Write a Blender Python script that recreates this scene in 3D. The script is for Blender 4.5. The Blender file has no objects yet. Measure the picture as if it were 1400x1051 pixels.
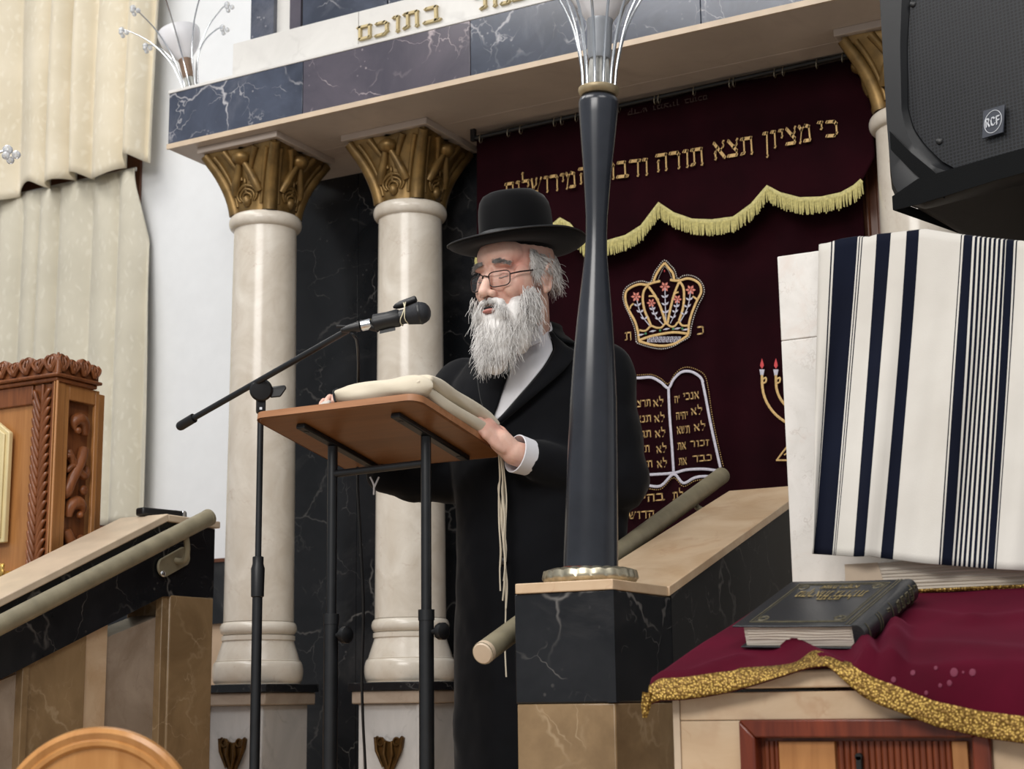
import bpy, bmesh, random
from math import *
from mathutils import Vector, Matrix, noise
random.seed(7)
S = bpy.context.scene
COL = S.collection
V = Vector
# ------------------------------------------------------------------ camera
FPX = 2200.; YAW = radians(28.7); PIT = radians(11.2); ROL = radians(.75); CZ = 1.0
Fh = V((-sin(YAW), cos(YAW), 0)); ZZ = V((0, 0, 1))
CF = Fh*cos(PIT)+ZZ*sin(PIT); R0 = V((cos(YAW), sin(YAW), 0)); U0 = -Fh*sin(PIT)+ZZ*cos(PIT)
CR = R0*cos(ROL)-U0*sin(ROL); CU = R0*sin(ROL)+U0*cos(ROL)
CC = V((0, 0, CZ))
def ray(x, y): return CF+CR*((x-700)/FPX)-CU*((y-525.5)/FPX)
def P(x, y, X=None, Y=None, Z=None, d=None):
    """world point that a point of the survey photograph has on a wall plane X=, Y=, Z= or at distance d"""
    v = ray(x, y)
    if d is not None: t = d
    elif X is not None: t = X/v.x
    elif Y is not None: t = Y/v.y
    else: t = (Z-CZ)/v.z
    return CC+v*t
def PP(x, y, q, n):
    v = ray(x, y); t = (V(q)-CC).dot(V(n))/v.dot(V(n)); return CC+v*t
cam = bpy.data.cameras.new('camera'); co = bpy.data.objects.new('camera', cam); COL.objects.link(co)
cam.sensor_fit = 'HORIZONTAL'; cam.sensor_width = 36.; cam.lens = 36.*FPX/1400.
m = Matrix((CR, CU, -CF)).transposed().to_4x4(); m.translation = CC; co.matrix_world = m
cam.clip_start = .05; cam.clip_end = 60
cam.dof.use_dof = True; cam.dof.focus_distance = 3.7; cam.dof.aperture_fstop = 7.
S.camera = co
S.view_settings.view_transform = 'Standard'; S.view_settings.look = 'None'; S.view_settings.gamma = 1
S.view_settings.use_curve_mapping = False

# ------------------------------------------------------------------ mesh builder
class MB:
    def __init__(s): s.v = []; s.f = []; s.mi = []
    def add(s, vs, fs, mi=0):
        o = len(s.v); s.v += [V(q) for q in vs]
        s.f += [tuple(i+o for i in q) for q in fs]; s.mi += [mi]*len(fs); return s
    def hexa(s, b, t, mi=0):   # 4 bottom pts ccw, 4 top pts
        return s.add(list(b)+list(t), [(3, 2, 1, 0), (4, 5, 6, 7), (0, 1, 5, 4), (1, 2, 6, 5), (2, 3, 7, 6), (3, 0, 4, 7)], mi)
    def box(s, a, b, mi=0):
        x0, y0, z0 = [min(p, q) for p, q in zip(a, b)]; x1, y1, z1 = [max(p, q) for p, q in zip(a, b)]
        return s.hexa([(x0, y0, z0), (x1, y0, z0), (x1, y1, z0), (x0, y1, z0)], [(x0, y0, z1), (x1, y0, z1), (x1, y1, z1), (x0, y1, z1)], mi)
    def obox(s, c, ax, ay, az, mi=0):  # centre and half axes
        c, ax, ay, az = V(c), V(ax), V(ay), V(az)
        return s.hexa([c-ax-ay-az, c+ax-ay-az, c+ax+ay-az, c-ax+ay-az], [c-ax-ay+az, c+ax-ay+az, c+ax+ay+az, c-ax+ay+az], mi)
    def tube(s, pts, r, n=10, cap=True, closed=False, flat=1., up=None, mi=0):
        pts = [V(p) for p in pts]; N = len(pts)
        rr = r if isinstance(r, (list, tuple)) else [r]*N
        ts = []
        for i in range(N):
            if closed: t = pts[(i+1) % N]-pts[i-1]
            else: t = pts[min(i+1, N-1)]-pts[max(i-1, 0)]
            ts.append(t.normalized() if t.length > 1e-9 else V((0, 0, 1)))
        u = V(up) if up else (V((0, 0, 1)) if abs(ts[0].z) < .9 else V((1, 0, 0)))
        vs = []
        for i in range(N):
            u = (u-ts[i]*u.dot(ts[i]))
            if u.length < 1e-6: u = ts[i].orthogonal()
            u.normalize(); w = ts[i].cross(u)
            for k in range(n):
                a = 2*pi*k/n; vs.append(pts[i]+u*(cos(a)*rr[i]*flat)+w*(sin(a)*rr[i]))
        fs = []
        for i in range(N if closed else N-1):
            j = (i+1) % N
            for k in range(n):
                l = (k+1) % n; fs.append((i*n+k, i*n+l, j*n+l, j*n+k))
        if cap and not closed:
            fs.append(tuple(range(n-1, -1, -1))); fs.append(tuple((N-1)*n+k for k in range(n)))
        return s.add(vs, fs, mi)
    def cyl(s, a, b, r0, r1=None, n=24, mi=0):
        return s.tube([a, b], [r0, r0 if r1 is None else r1], n, mi=mi)
    def lathe(s, prof, c=(0, 0, 0), n=32, ax=None, mi=0, cap=True):
        """prof (r, h) along axis; closed ends"""
        c = V(c); az = V(ax).normalized() if ax else V((0, 0, 1))
        ux = az.orthogonal().normalized() if ax else V((1, 0, 0)); uy = az.cross(ux)
        vs = []
        for r, h in prof:
            for k in range(n):
                a = 2*pi*k/n; vs.append(c+az*h+(ux*cos(a)+uy*sin(a))*r)
        fs = []
        for i in range(len(prof)-1):
            for k in range(n):
                l = (k+1) % n; fs.append((i*n+k, i*n+l, (i+1)*n+l, (i+1)*n+k))
        if cap:
            fs.append(tuple(range(n-1, -1, -1))); fs.append(tuple((len(prof)-1)*n+k for k in range(n)))
        return s.add(vs, fs, mi)
    def ell(s, c, r, M=None, nu=20, nv=12, mi=0):
        c = V(c); r = r if isinstance(r, (tuple, list)) else (r, r, r)
        vs = []
        for j in range(nv+1):
            b = pi*j/nv-pi/2
            for i in range(nu):
                a = 2*pi*i/nu; p = V((r[0]*cos(b)*cos(a), r[1]*cos(b)*sin(a), r[2]*sin(b)))
                vs.append(c+(M@p if M else p))
        fs = []
        for j in range(nv):
            for i in range(nu):
                l = (i+1) % nu; fs.append((j*nu+i, j*nu+l, (j+1)*nu+l, (j+1)*nu+i))
        return s.add(vs, fs, mi)
    def caps(s, a, b, ra, rb, n=16):
        a, b = V(a), V(b); t = (b-a); L = t.length; t.normalize(); pts = []; rr = []
        for k in range(6): q = pi/2*(k/6.); pts.append(a-t*ra*cos(q)); rr.append(max(ra*sin(q), ra*.03))
        for k in range(5): pts.append(a+t*L*k/4.); rr.append(ra+(rb-ra)*k/4.)
        for k in range(1, 7): q = pi/2*(k/6.); pts.append(b+t*rb*sin(q)); rr.append(max(rb*cos(q), rb*.03))
        return s.tube(pts, rr, n)
    def grid(s, fn, nu, nv, mi=0, wrap=False):
        vs = [fn(i/(nu), j/(nv)) for j in range(nv+1) for i in range(nu+(0 if wrap else 1))]
        w = nu if wrap else nu+1; fs = []
        for j in range(nv):
            for i in range(nu):
                l = (i+1) % w if wrap else i+1
                fs.append((j*w+i, j*w+l, (j+1)*w+l, (j+1)*w+i))
        return s.add(vs, fs, mi)
    def prism(s, pts, off, mi=0):   # polygon pts (3d) extruded by off
        pts = [V(p) for p in pts]; n = len(pts); off = V(off)
        return s.add(pts+[p+off for p in pts], [tuple(range(n-1, -1, -1)), tuple(range(n, 2*n))]+[(i, (i+1) % n, (i+1) % n+n, i+n) for i in range(n)], mi)
ORG = {}
def mesh_of(name, mb, org, mats, smooth=35):
    me = bpy.data.meshes.new(name)
    me.from_pydata([tuple(v-org) for v in mb.v], [], mb.f)
    mats = mats if isinstance(mats, (list, tuple)) else [mats]
    for x in mats: me.materials.append(x)
    if len(mats) > 1: me.polygons.foreach_set('material_index', mb.mi)
    bm = bmesh.new(); bm.from_mesh(me); bmesh.ops.recalc_face_normals(bm, faces=bm.faces); bm.to_mesh(me); bm.free()
    if smooth:
        me.polygons.foreach_set('use_smooth', [True]*len(me.polygons))
        if smooth < 180: me.set_sharp_from_angle(angle=radians(smooth))
    me.update(); return me
def obj(name, mb, mats, parent=None, bevel=0, smooth=35, label=None, solid=0, sub=0, seg=2):
    if parent is not None: org = ORG[parent]
    else:
        lo = [min(v[i] for v in mb.v) for i in range(3)]; hi = [max(v[i] for v in mb.v) for i in range(3)]
        org = V(((lo[0]+hi[0])/2, (lo[1]+hi[1])/2, lo[2]))
    o = bpy.data.objects.new(name, mesh_of(name, mb, org, mats, smooth)); COL.objects.link(o); ORG[o] = org
    if parent is not None: o.parent = parent
    else: o.location = org
    if label: o['label'] = label
    if sub: q = o.modifiers.new('subd', 'SUBSURF'); q.levels = sub; q.render_levels = sub
    if solid: q = o.modifiers.new('solid', 'SOLIDIFY'); q.thickness = abs(solid); q.offset = 1 if solid > 0 else -1
    if bevel:
        q = o.modifiers.new('bevel', 'BEVEL'); q.width = bevel; q.segments = seg; q.limit_method = 'ANGLE'; q.angle_limit = radians(40)
    return o
def remesh(o, vox, smooth=4, fac=.5):
    q = o.modifiers.new('remesh', 'REMESH'); q.mode = 'VOXEL'; q.voxel_size = vox; q.use_smooth_shade = True
    if smooth: q = o.modifiers.new('smooth', 'SMOOTH'); q.iterations = smooth; q.factor = fac
    return o
def tag(o, label, cat, group=None):
    o['label'] = label; o['category'] = cat
    if group: o['group'] = group
    return o
def thing(name, label, cat, loc, group=None):
    o = bpy.data.objects.new(name, None); o.empty_display_size = .05; COL.objects.link(o); o.location = V(loc); ORG[o] = V(loc)
    return tag(o, label, cat, group)
def struct(name, mb, mat, **k):
    o = obj(name, mb, mat, **k); o['kind'] = 'structure'; return o
def dup(root, loc, label=None):
    r = root.copy(); COL.objects.link(r); r.location = V(loc); ORG[r] = V(loc)
    if label: r['label'] = label
    for ch in list(root.children):
        c = ch.copy(); COL.objects.link(c); c.parent = r; ORG[c] = V(loc)
        for g in ch.children:
            d = g.copy(); COL.objects.link(d); d.parent = c; ORG[d] = V(loc)
    return r
def spline(pts, n=6, closed=False):
    pts = [V(p) for p in pts]; N = len(pts); out = []
    for i in range(N if closed else N-1):
        if closed: p0, p1, p2, p3 = pts[i-1], pts[i], pts[(i+1) % N], pts[(i+2) % N]
        else: p0, p1, p2, p3 = pts[max(i-1, 0)], pts[i], pts[i+1], pts[min(i+2, N-1)]
        for k in range(n):
            t = k/n
            out.append(.5*((2*p1)+(p2-p0)*t+(2*p0-5*p1+4*p2-p3)*t*t+(3*p1-p0-3*p2+p3)*t**3))
    if not closed: out.append(pts[-1])
    return out
def lerp(a, b, t): return a+(b-a)*t
def pl(tab, t):   # piecewise linear table
    if t <= tab[0][0]: return tab[0][1]
    for (a, x), (b, y) in zip(tab, tab[1:]):
        if t <= b: return x+(y-x)*(t-a)/(b-a)
    return tab[-1][1]

# ------------------------------------------------------------------ materials
def srgb(c):
    return tuple(((x/255.)/12.92 if x/255. <= .04045 else ((x/255.+.055)/1.055)**2.4) for x in c)+(1,)
class NT:
    def __init__(s, name):
        s.m = bpy.data.materials.new(name); s.m.use_nodes = True; s.t = s.m.node_tree
        s.b = s.t.nodes['Principled BSDF']; s.tc = s.t.nodes.new('ShaderNodeTexCoord')
    def n(s, kind, **k):
        q = s.t.nodes.new('ShaderNode'+kind)
        for a, b in k.items():
            if a in q.inputs.keys() if isinstance(a, str) and a in [i.name for i in q.inputs] else False: q.inputs[a].default_value = b
            else: setattr(q, a, b)
        return q
    def l(s, a, b): s.t.links.new(a, b)
    def coord(s, scale=(1, 1, 1), rot=(0, 0, 0), src='Object'):
        q = s.t.nodes.new('ShaderNodeMapping'); q.inputs['Scale'].default_value = scale; q.inputs['Rotation'].default_value = rot
        s.l(s.tc.outputs[src], q.inputs[0]); return q.outputs[0]
    def noise(s, vec, scale, detail=4, rough=.55, dist=0):
        q = s.t.nodes.new('ShaderNodeTexNoise'); q.inputs['Scale'].default_value = scale; q.inputs['Detail'].default_value = detail
        q.inputs['Roughness'].default_value = rough; q.inputs['Distortion'].default_value = dist
        s.l(vec, q.inputs['Vector']); return q
    def ramp(s, fac, stops, interp='LINEAR'):
        q = s.t.nodes.new('ShaderNodeValToRGB'); q.color_ramp.interpolation = interp; e = q.color_ramp.elements
        e[0].position, e[0].color = stops[0]; e[1].position, e[1].color = stops[-1]
        for p, c in stops[1:-1]: x = e.new(p); x.color = c
        s.l(fac, q.inputs[0]); return q.outputs[0]
    def mix(s, a, b, fac, mode='MIX'):
        q = s.t.nodes.new('ShaderNodeMix'); q.data_type = 'RGBA'; q.blend_type = mode
        for v, i in ((fac, 0), (a, 6), (b, 7)):
            if isinstance(v, (float, int)): q.inputs[i].default_value = v
            elif isinstance(v, tuple): q.inputs[i].default_value = v
            else: s.l(v, q.inputs[i])
        return q.outputs[2]
    def math(s, op, a, b=0.):
        q = s.t.nodes.new('ShaderNodeMath'); q.operation = op
        for v, i in ((a, 0), (b, 1)):
            if isinstance(v, (float, int)): q.inputs[i].default_value = v
            else: s.l(v, q.inputs[i])
        return q.outputs[0]
    def bump(s, h, strength=.3, dist=.005):
        q = s.t.nodes.new('ShaderNodeBump'); q.inputs['Strength'].default_value = strength; q.inputs['Distance'].default_value = dist
        s.l(h, q.inputs['Height']); s.l(q.outputs[0], s.b.inputs['Normal'])
    def setp(s, **k):
        for a, v in k.items(): s.b.inputs[a.replace('_', ' ')].default_value = v
        return s
    def col(s, c):
        if isinstance(c, tuple): s.b.inputs['Base Color'].default_value = c
        else: s.l(c, s.b.inputs['Base Color'])
        return s
def W1(v): return (v, v, v, 1)
def plain(name, c, rough=.5, metal=0, var=.12, vs=14, bump=0, bs=200, **k):
    t = NT(name); c = srgb(c); vec = t.coord()
    n = t.noise(vec, vs, 5)
    dark = tuple(x*(1-var) for x in c[:3])+(1,); lite = tuple(min(1, x*(1+var)) for x in c[:3])+(1,)
    t.col(t.ramp(n.outputs[0], [(.3, dark), (.7, lite)])); t.setp(Roughness=rough, Metallic=metal, **k)
    if bump: t.bump(t.noise(vec, bs, 3).outputs[0], bump, .002)
    return t.m
def marble(name, a, b, vein, scale=3., vw=.03, amount=.55, rough=.16, vs2=1.4, blotch=None, fleck=0., spec=.5):
    """stone with two base tones, thin distorted veins kept in patches, optional blotches and flecks"""
    t = NT(name); vec = t.coord(); a, b, vein = srgb(a), srgb(b), srgb(vein)
    base = t.ramp(t.noise(vec, scale*1.3, 6, .6, .8).outputs[0], [(.35, a), (.68, b)])
    w = t.noise(vec, scale*.9, 5, .6); 
    d = t.t.nodes.new('ShaderNodeVectorMath'); d.operation = 'MULTIPLY_ADD'; t.l(w.outputs['Color'], d.inputs[0]); d.inputs[1].default_value = (.35, .35, .35); t.l(vec, d.inputs[2])
    out = base
    if blotch:
        out = t.mix(out, srgb(blotch), t.ramp(t.noise(vec, scale*.6, 7, .65, 1.5).outputs[0], [(.56, W1(0)), (.7, W1(.55))]))
    for k, (sc, wd, am) in enumerate(((scale, vw, amount), (scale*2.3, vw*.8, amount*.75))):
        vo = t.t.nodes.new('ShaderNodeTexVoronoi'); vo.feature = 'DISTANCE_TO_EDGE'; vo.inputs['Scale'].default_value = sc
        t.l(d.outputs[0], vo.inputs['Vector'])
        line = t.ramp(vo.outputs['Distance'], [(0, W1(1)), (wd*.5, W1(.55)), (wd, W1(0))])
        mask = t.ramp(t.noise(vec, sc*vs2+k, 3, .5, .5).outputs[0], [(.47, W1(0)), (.66, W1(am))])
        out = t.mix(out, vein, t.math('MULTIPLY', line, mask))
    if fleck:
        vo = t.t.nodes.new('ShaderNodeTexVoronoi'); vo.inputs['Scale'].default_value = 42; t.l(vec, vo.inputs['Vector'])
        fl = t.ramp(vo.outputs['Distance'], [(.1, W1(1)), (.2, W1(0))])
        mk = t.ramp(t.noise(vec, 9, 2).outputs[0], [(.55, W1(0)), (.68, W1(fleck))])
        out = t.mix(out, vein, t.math('MULTIPLY', fl, mk))
    t.col(out); t.setp(Roughness=rough); t.b.inputs['Specular IOR Level'].default_value = spec
    return t.m
def wood(name, a, b, scale=6, rough=.35, axis=2, bump=.05):
    t = NT(name); sc = [9., 9., 9.]; sc[axis] = .7
    vec = t.coord(tuple(sc)); n = t.noise(vec, scale, 6, .6, .6)
    n2 = t.noise(t.coord(), 3, 2)
    c = t.ramp(n.outputs[0], [(.3, srgb(a)), (.7, srgb(b))])
    c = t.mix(c, srgb(a), t.ramp(n2.outputs[0], [(.4, W1(0)), (.75, W1(.5))]))
    t.col(c); t.setp(Roughness=rough); t.bump(n.outputs[0], bump, .002); return t.m
def cloth(name, c, c2=None, rough=.85, sheen=.3, weave=900, bump=.15, vs=5, tint=None):
    t = NT(name); vec = t.coord(); c1 = srgb(c); c2 = srgb(c2) if c2 else tuple(x*.85 for x in c1[:3])+(1,)
    t.col(t.ramp(t.noise(vec, vs, 4).outputs[0], [(.3, c2), (.7, c1)])); t.setp(Roughness=rough)
    t.b.inputs['Sheen Weight'].default_value = sheen; t.b.inputs['Sheen Roughness'].default_value = .4
    if tint: t.b.inputs['Sheen Tint'].default_value = srgb(tint)
    t.b.inputs['Specular IOR Level'].default_value = .1
    t.bump(t.noise(vec, weave, 2).outputs[0], bump, .001); return t.m
M = {}
M['black_marble'] = marble('black_marble', (22, 24, 27), (38, 39, 42), (150, 146, 142), 2.6, .013, .6, .22, fleck=.22, blotch=(70, 69, 69), vs2=1.1, spec=.32)
M['flank_marble'] = marble('dull_black_marble', (24, 25, 27), (38, 38, 40), (140, 136, 132), 2.6, .012, .5, .42, fleck=.2, vs2=1.1, spec=.2)
M['blue_marble'] = marble('blue_black_marble', (50, 56, 70), (74, 81, 98), (205, 203, 206), 2.8, .016, .75, .2, fleck=.35, blotch=(112, 114, 124), spec=.6, vs2=1.1)
M['plum_marble'] = marble('plum_black_marble', (72, 69, 80), (92, 86, 96), (206, 192, 194), 2.7, .016, .75, .2, fleck=.5, blotch=(112, 102, 110), spec=.6, vs2=1.1)
M['cream_marble'] = marble('cream_marble', (205, 195, 180), (226, 219, 207), (170, 140, 118), 5., .014, .35, .22, fleck=.25, blotch=(190, 176, 158))
M['grey_marble'] = marble('grey_white_marble', (176, 174, 172), (206, 203, 200), (120, 118, 118), 3., .05, .5, .25, blotch=(190, 180, 168))
M['white_marble'] = marble('white_marble', (208, 206, 202), (222, 220, 216), (178, 175, 172), 2.5, .05, .4, .3)
M['slab_stone'] = marble('pale_limestone', (214, 210, 204), (228, 224, 219), (178, 168, 158), 9., .03, .5, .35, blotch=(214, 200, 190))
M['tan_marble'] = marble('tan_marble', (126, 103, 74), (158, 132, 98), (196, 174, 142), 3.2, .022, .5, .25, blotch=(106, 86, 60))
M['rose_marble'] = marble('peach_stone', (200, 170, 136), (224, 200, 170), (176, 128, 92), 4., .05, .4, .3, blotch=(205, 170, 132))
M['greystone'] = marble('grey_tan_stone', (150, 134, 118), (178, 162, 146), (120, 100, 84), 4., .03, .4, .4, blotch=(132, 112, 92))
M['soffit'] = marble('soffit_stone', (182, 170, 160), (200, 187, 176), (150, 136, 124), 2., .05, .3, .5, blotch=(164, 150, 138))
M['edge_stone'] = plain('cream_edge_stone', (202, 182, 158), .4, var=.1)
M['wall'] = plain('white_painted_plaster', (236, 238, 240), .7, var=.02, bump=.05)
M['black_steel'] = plain('black_painted_steel', (22, 24, 27), .38, .0, var=.25, vs=30)
M['black_plastic'] = plain('black_plastic', (15, 16, 19), .42, var=.1, bump=.05)
M['black_lacquer'] = plain('black_lacquered_wood', (40, 43, 50), .24, var=.25, vs=9)
M['rail'] = plain('olive_painted_pipe', (136, 128, 106), .42, var=.18, vs=20)
M['chrome'] = plain('chrome', (215, 218, 222), .18, 1.)
M['pewter'] = plain('grey_pewter', (168, 168, 164), .45, .35, var=.2, vs=60)
M['socket_brown'] = plain('brown_socket', (140, 116, 98), .45, .3, var=.2, vs=40)
M['socket_grey'] = plain('grey_socket', (150, 154, 160), .4, .3, var=.12)
M['silver'] = plain('tarnished_silver', (190, 182, 160), .35, .9, var=.25, vs=60)
M['brass'] = plain('aged_brass', (158, 142, 112), .42, .5, var=.3, vs=25)
M['gold_leaf'] = plain('old_gold_paint', (124, 98, 56), .42, .5, var=.45, vs=16, bump=.12, bs=60)
M['bronze'] = plain('dark_bronze', (92, 66, 32), .4, .7, var=.4, vs=40)
M['gold'] = plain('bright_gold', (214, 176, 96), .35, .7, var=.15)
M['gold_letters'] = plain('gilded_letters', (190, 172, 126), .45, .1, var=.1)
M['opal'] = plain('opal_glass', (232, 232, 236), .25, var=.03)
M['carved'] = wood('carved_walnut', (104, 58, 30), (150, 90, 50), 5, .35)
M['carved_light'] = wood('honey_wood', (160, 106, 58), (190, 134, 80), 5, .35)
M['cream_paint'] = plain('cream_painted_board', (226, 208, 158), .45, var=.05)
M['door_wood'] = wood('mahogany', (84, 32, 18), (132, 58, 32), 5, .3)
M['slat_wood'] = wood('mahogany_slats', (100, 44, 22), (150, 78, 44), 5, .35)
M['birch'] = wood('light_beech', (178, 122, 66), (206, 150, 90), 4, .22)
M['board'] = wood('lectern_veneer', (112, 72, 38), (136, 90, 52), 4, .4, axis=0)
M['board_edge'] = wood('lectern_edge', (146, 98, 62), (178, 126, 88), 4, .5, axis=0)
M['frame_wood'] = wood('ark_frame_wood', (82, 46, 28), (112, 66, 40), 4, .35)
M['velvet_dark'] = cloth('dark_wine_velvet', (37, 6, 14), (25, 4, 9), .95, .05, 700, .1, tint=(130, 50, 75))
M['velvet'] = cloth('crimson_velvet', (82, 4, 30), (62, 3, 21), .8, .15, 700, .1, tint=(220, 110, 150))
M['suit'] = cloth('black_wool', (19, 20, 24), (13, 14, 17), .8, .12, 900, .2)
M['hat_felt'] = cloth('black_felt', (13, 13, 15), (9, 9, 11), .75, .15, 500, .15)
M['ribbon'] = plain('black_ribbon', (20, 21, 25), .5, bump=.1)
M['shirt'] = cloth('white_shirt', (228, 228, 232), (214, 214, 220), .8, .1)
M['cream_cloth'] = cloth('cream_wool', (226, 216, 196), (208, 197, 176), .9, .1, 500, .2)
M['tallit_white'] = cloth('ivory_wool', (210, 206, 199), (196, 191, 183), .9, .1, 420, .25)
M['tallit_navy'] = cloth('navy_wool', (17, 22, 38), (13, 16, 29), .9, .1, 420, .2)
M['thread_gold'] = plain('gold_thread', (208, 172, 112), .55, .1, var=.2, vs=150)
M['thread_silver'] = plain('silver_thread', (196, 192, 204), .5, .1, var=.15, vs=150)
M['thread_pink'] = plain('coral_thread', (216, 128, 112), .6)
M['thread_red'] = plain('red_thread', (200, 62, 66), .6)
M['thread_green'] = plain('green_bead', (60, 130, 84), .4)
M['pearl'] = plain('pearl_bead', (226, 220, 214), .3)
M['thread_dull'] = plain('faded_thread', (74, 58, 52), .8)
M['fringe'] = plain('yellow_green_fringe', (196, 186, 122), .6, .0, var=.25, vs=120)
M['paper'] = plain('book_paper', (214, 204, 190), .9, var=.06)
M['leatherette'] = plain('black_leatherette', (30, 33, 38), .32, var=.15, bump=.2, bs=300)
M['gilt'] = plain('dull_gilt', (150, 132, 88), .5, .3, var=.3, vs=90)
M['gilt_dim'] = plain('worn_gilt', (84, 78, 60), .5, .2, var=.4, vs=120)
M['skin'] = None
M['badge'] = plain('badge_grey', (58, 62, 72), .4)
M['badge_white'] = plain('badge_white', (205, 208, 214), .5)
M['strap'] = cloth('black_webbing', (20, 21, 22), None, .9, .1, 300, .5)
M['speaker_grey'] = plain('speaker_grey_shell', (32, 32, 34), .6, bump=.2, bs=250)
M['white_band'] = plain('rubber_band', (214, 206, 176), .6)
M['lips'] = plain('lips', (182, 118, 108), .5)
M['dark'] = plain('dark_interior', (12, 12, 13), .7)
M['wall_lower'] = plain('beige_plaster', (205, 178, 150), .6, var=.06)
M['floor'] = marble('floor_tiles', (150, 138, 124), (170, 158, 144), (120, 108, 98), 2., .04, .3, .3)
def skin():
    t = NT('skin'); vec = t.coord()
    c = t.ramp(t.noise(vec, 22, 5).outputs[0], [(.3, srgb((214, 164, 146))), (.7, srgb((236, 198, 180)))])
    c = t.mix(c, srgb((214, 144, 130)), t.ramp(t.noise(vec, 9, 3).outputs[0], [(.5, W1(0)), (.72, W1(.55))]))
    t.col(c); t.setp(Roughness=.5); t.b.inputs['Subsurface Weight'].default_value = .12; t.b.inputs['Subsurface Scale'].default_value = .01
    t.b.inputs['Subsurface Radius'].default_value = (1, .35, .2)
    t.bump(t.noise(vec, 160, 3).outputs[0], .12, .002); return t.m
M['skin'] = skin()
def hairmat(name, a, b):
    t = NT(name); t.col(t.ramp(t.noise(t.coord((1, 1, .4)), 120, 3).outputs[0], [(.3, srgb(a)), (.7, srgb(b))])); t.setp(Roughness=.55); return t.m
M['beard'] = hairmat('white_hair', (206, 203, 200), (240, 238, 236))
M['hair'] = hairmat('grey_hair', (188, 184, 180), (230, 227, 224))
M['brow'] = hairmat('grey_brow', (112, 106, 104), (165, 160, 156))
def glassmat():
    t = NT('spectacle_glass'); tr = t.t.nodes.new('ShaderNodeBsdfTransparent'); gl = t.t.nodes.new('ShaderNodeBsdfGlossy'); gl.inputs['Roughness'].default_value = .05
    mx = t.t.nodes.new('ShaderNodeMixShader'); fr = t.t.nodes.new('ShaderNodeFresnel'); fr.inputs[0].default_value = 1.5
    t.l(fr.outputs[0], mx.inputs[0]); t.l(tr.outputs[0], mx.inputs[1]); t.l(gl.outputs[0], mx.inputs[2])
    t.l(mx.outputs[0], t.t.nodes['Material Output'].inputs[0]); return t.m
M['glass'] = glassmat()
def crystal():
    t = NT('cut_crystal'); t.col((.9, .92, .95, 1)); t.setp(Roughness=.05); t.b.inputs['Transmission Weight'].default_value = .6; return t.m
M['crystal'] = crystal()
def damask(name, a, b, leaf):
    t = NT(name); vec = t.coord((1.7, .3, 1.4)); base = t.ramp(t.noise(vec, 3, 4).outputs[0], [(.3, srgb(a)), (.7, srgb(b))])
    w = t.noise(vec, 7, 3, .5); d = t.t.nodes.new('ShaderNodeVectorMath'); d.operation = 'MULTIPLY_ADD'; t.l(w.outputs['Color'], d.inputs[0]); d.inputs[1].default_value = (.1, .1, .1); t.l(vec, d.inputs[2])
    vo = t.t.nodes.new('ShaderNodeTexVoronoi'); vo.inputs['Scale'].default_value = 17; t.l(d.outputs[0], vo.inputs['Vector'])
    wv = t.t.nodes.new('ShaderNodeTexWave'); wv.inputs['Scale'].default_value = 7; wv.inputs['Distortion'].default_value = 9; wv.inputs['Detail'].default_value = 1; t.l(d.outputs[0], wv.inputs['Vector'])
    f = t.math('MULTIPLY', t.ramp(vo.outputs['Distance'], [(.25, W1(1)), (.5, W1(0))]), t.ramp(wv.outputs['Fac'], [(.5, W1(0)), (.85, W1(.38))]))
    t.col(t.mix(base, srgb(leaf), f)); t.setp(Roughness=.75); t.b.inputs['Sheen Weight'].default_value = .2
    t.bump(t.noise(t.coord(), 500, 2).outputs[0], .15, .001); return t.m
M['damask'] = damask('cream_damask', (214, 203, 178), (230, 220, 198), (242, 236, 220))
M['damask_grey'] = damask('greyed_damask', (198, 192, 174), (214, 208, 190), (228, 224, 210))
def braid():
    t = NT('gold_braid'); vec = t.coord((1, 1, 1)); vo = t.t.nodes.new('ShaderNodeTexVoronoi'); vo.inputs['Scale'].default_value = 230; t.l(vec, vo.inputs['Vector'])
    t.col(t.ramp(vo.outputs['Distance'], [(.15, srgb((212, 176, 92))), (.6, srgb((112, 82, 28)))])); t.setp(Roughness=.4, Metallic=.55)
    t.bump(vo.outputs['Distance'], .8, .003); return t.m
M['braid'] = braid()
def grille():
    t = NT('perforated_grille'); vec = t.coord((1, 1, 1), src='UV'); 
    return t
def pages():
    t = NT('page_edges'); n = t.noise(t.coord((6, 6, 300)), 1, 3); t.col(t.ramp(n.outputs[0], [(.35, srgb((176, 164, 148))), (.6, srgb((222, 213, 200)))]))
    t.setp(Roughness=.9); t.bump(n.outputs[0], .3, .002); return t.m
M['pages'] = pages()

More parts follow.
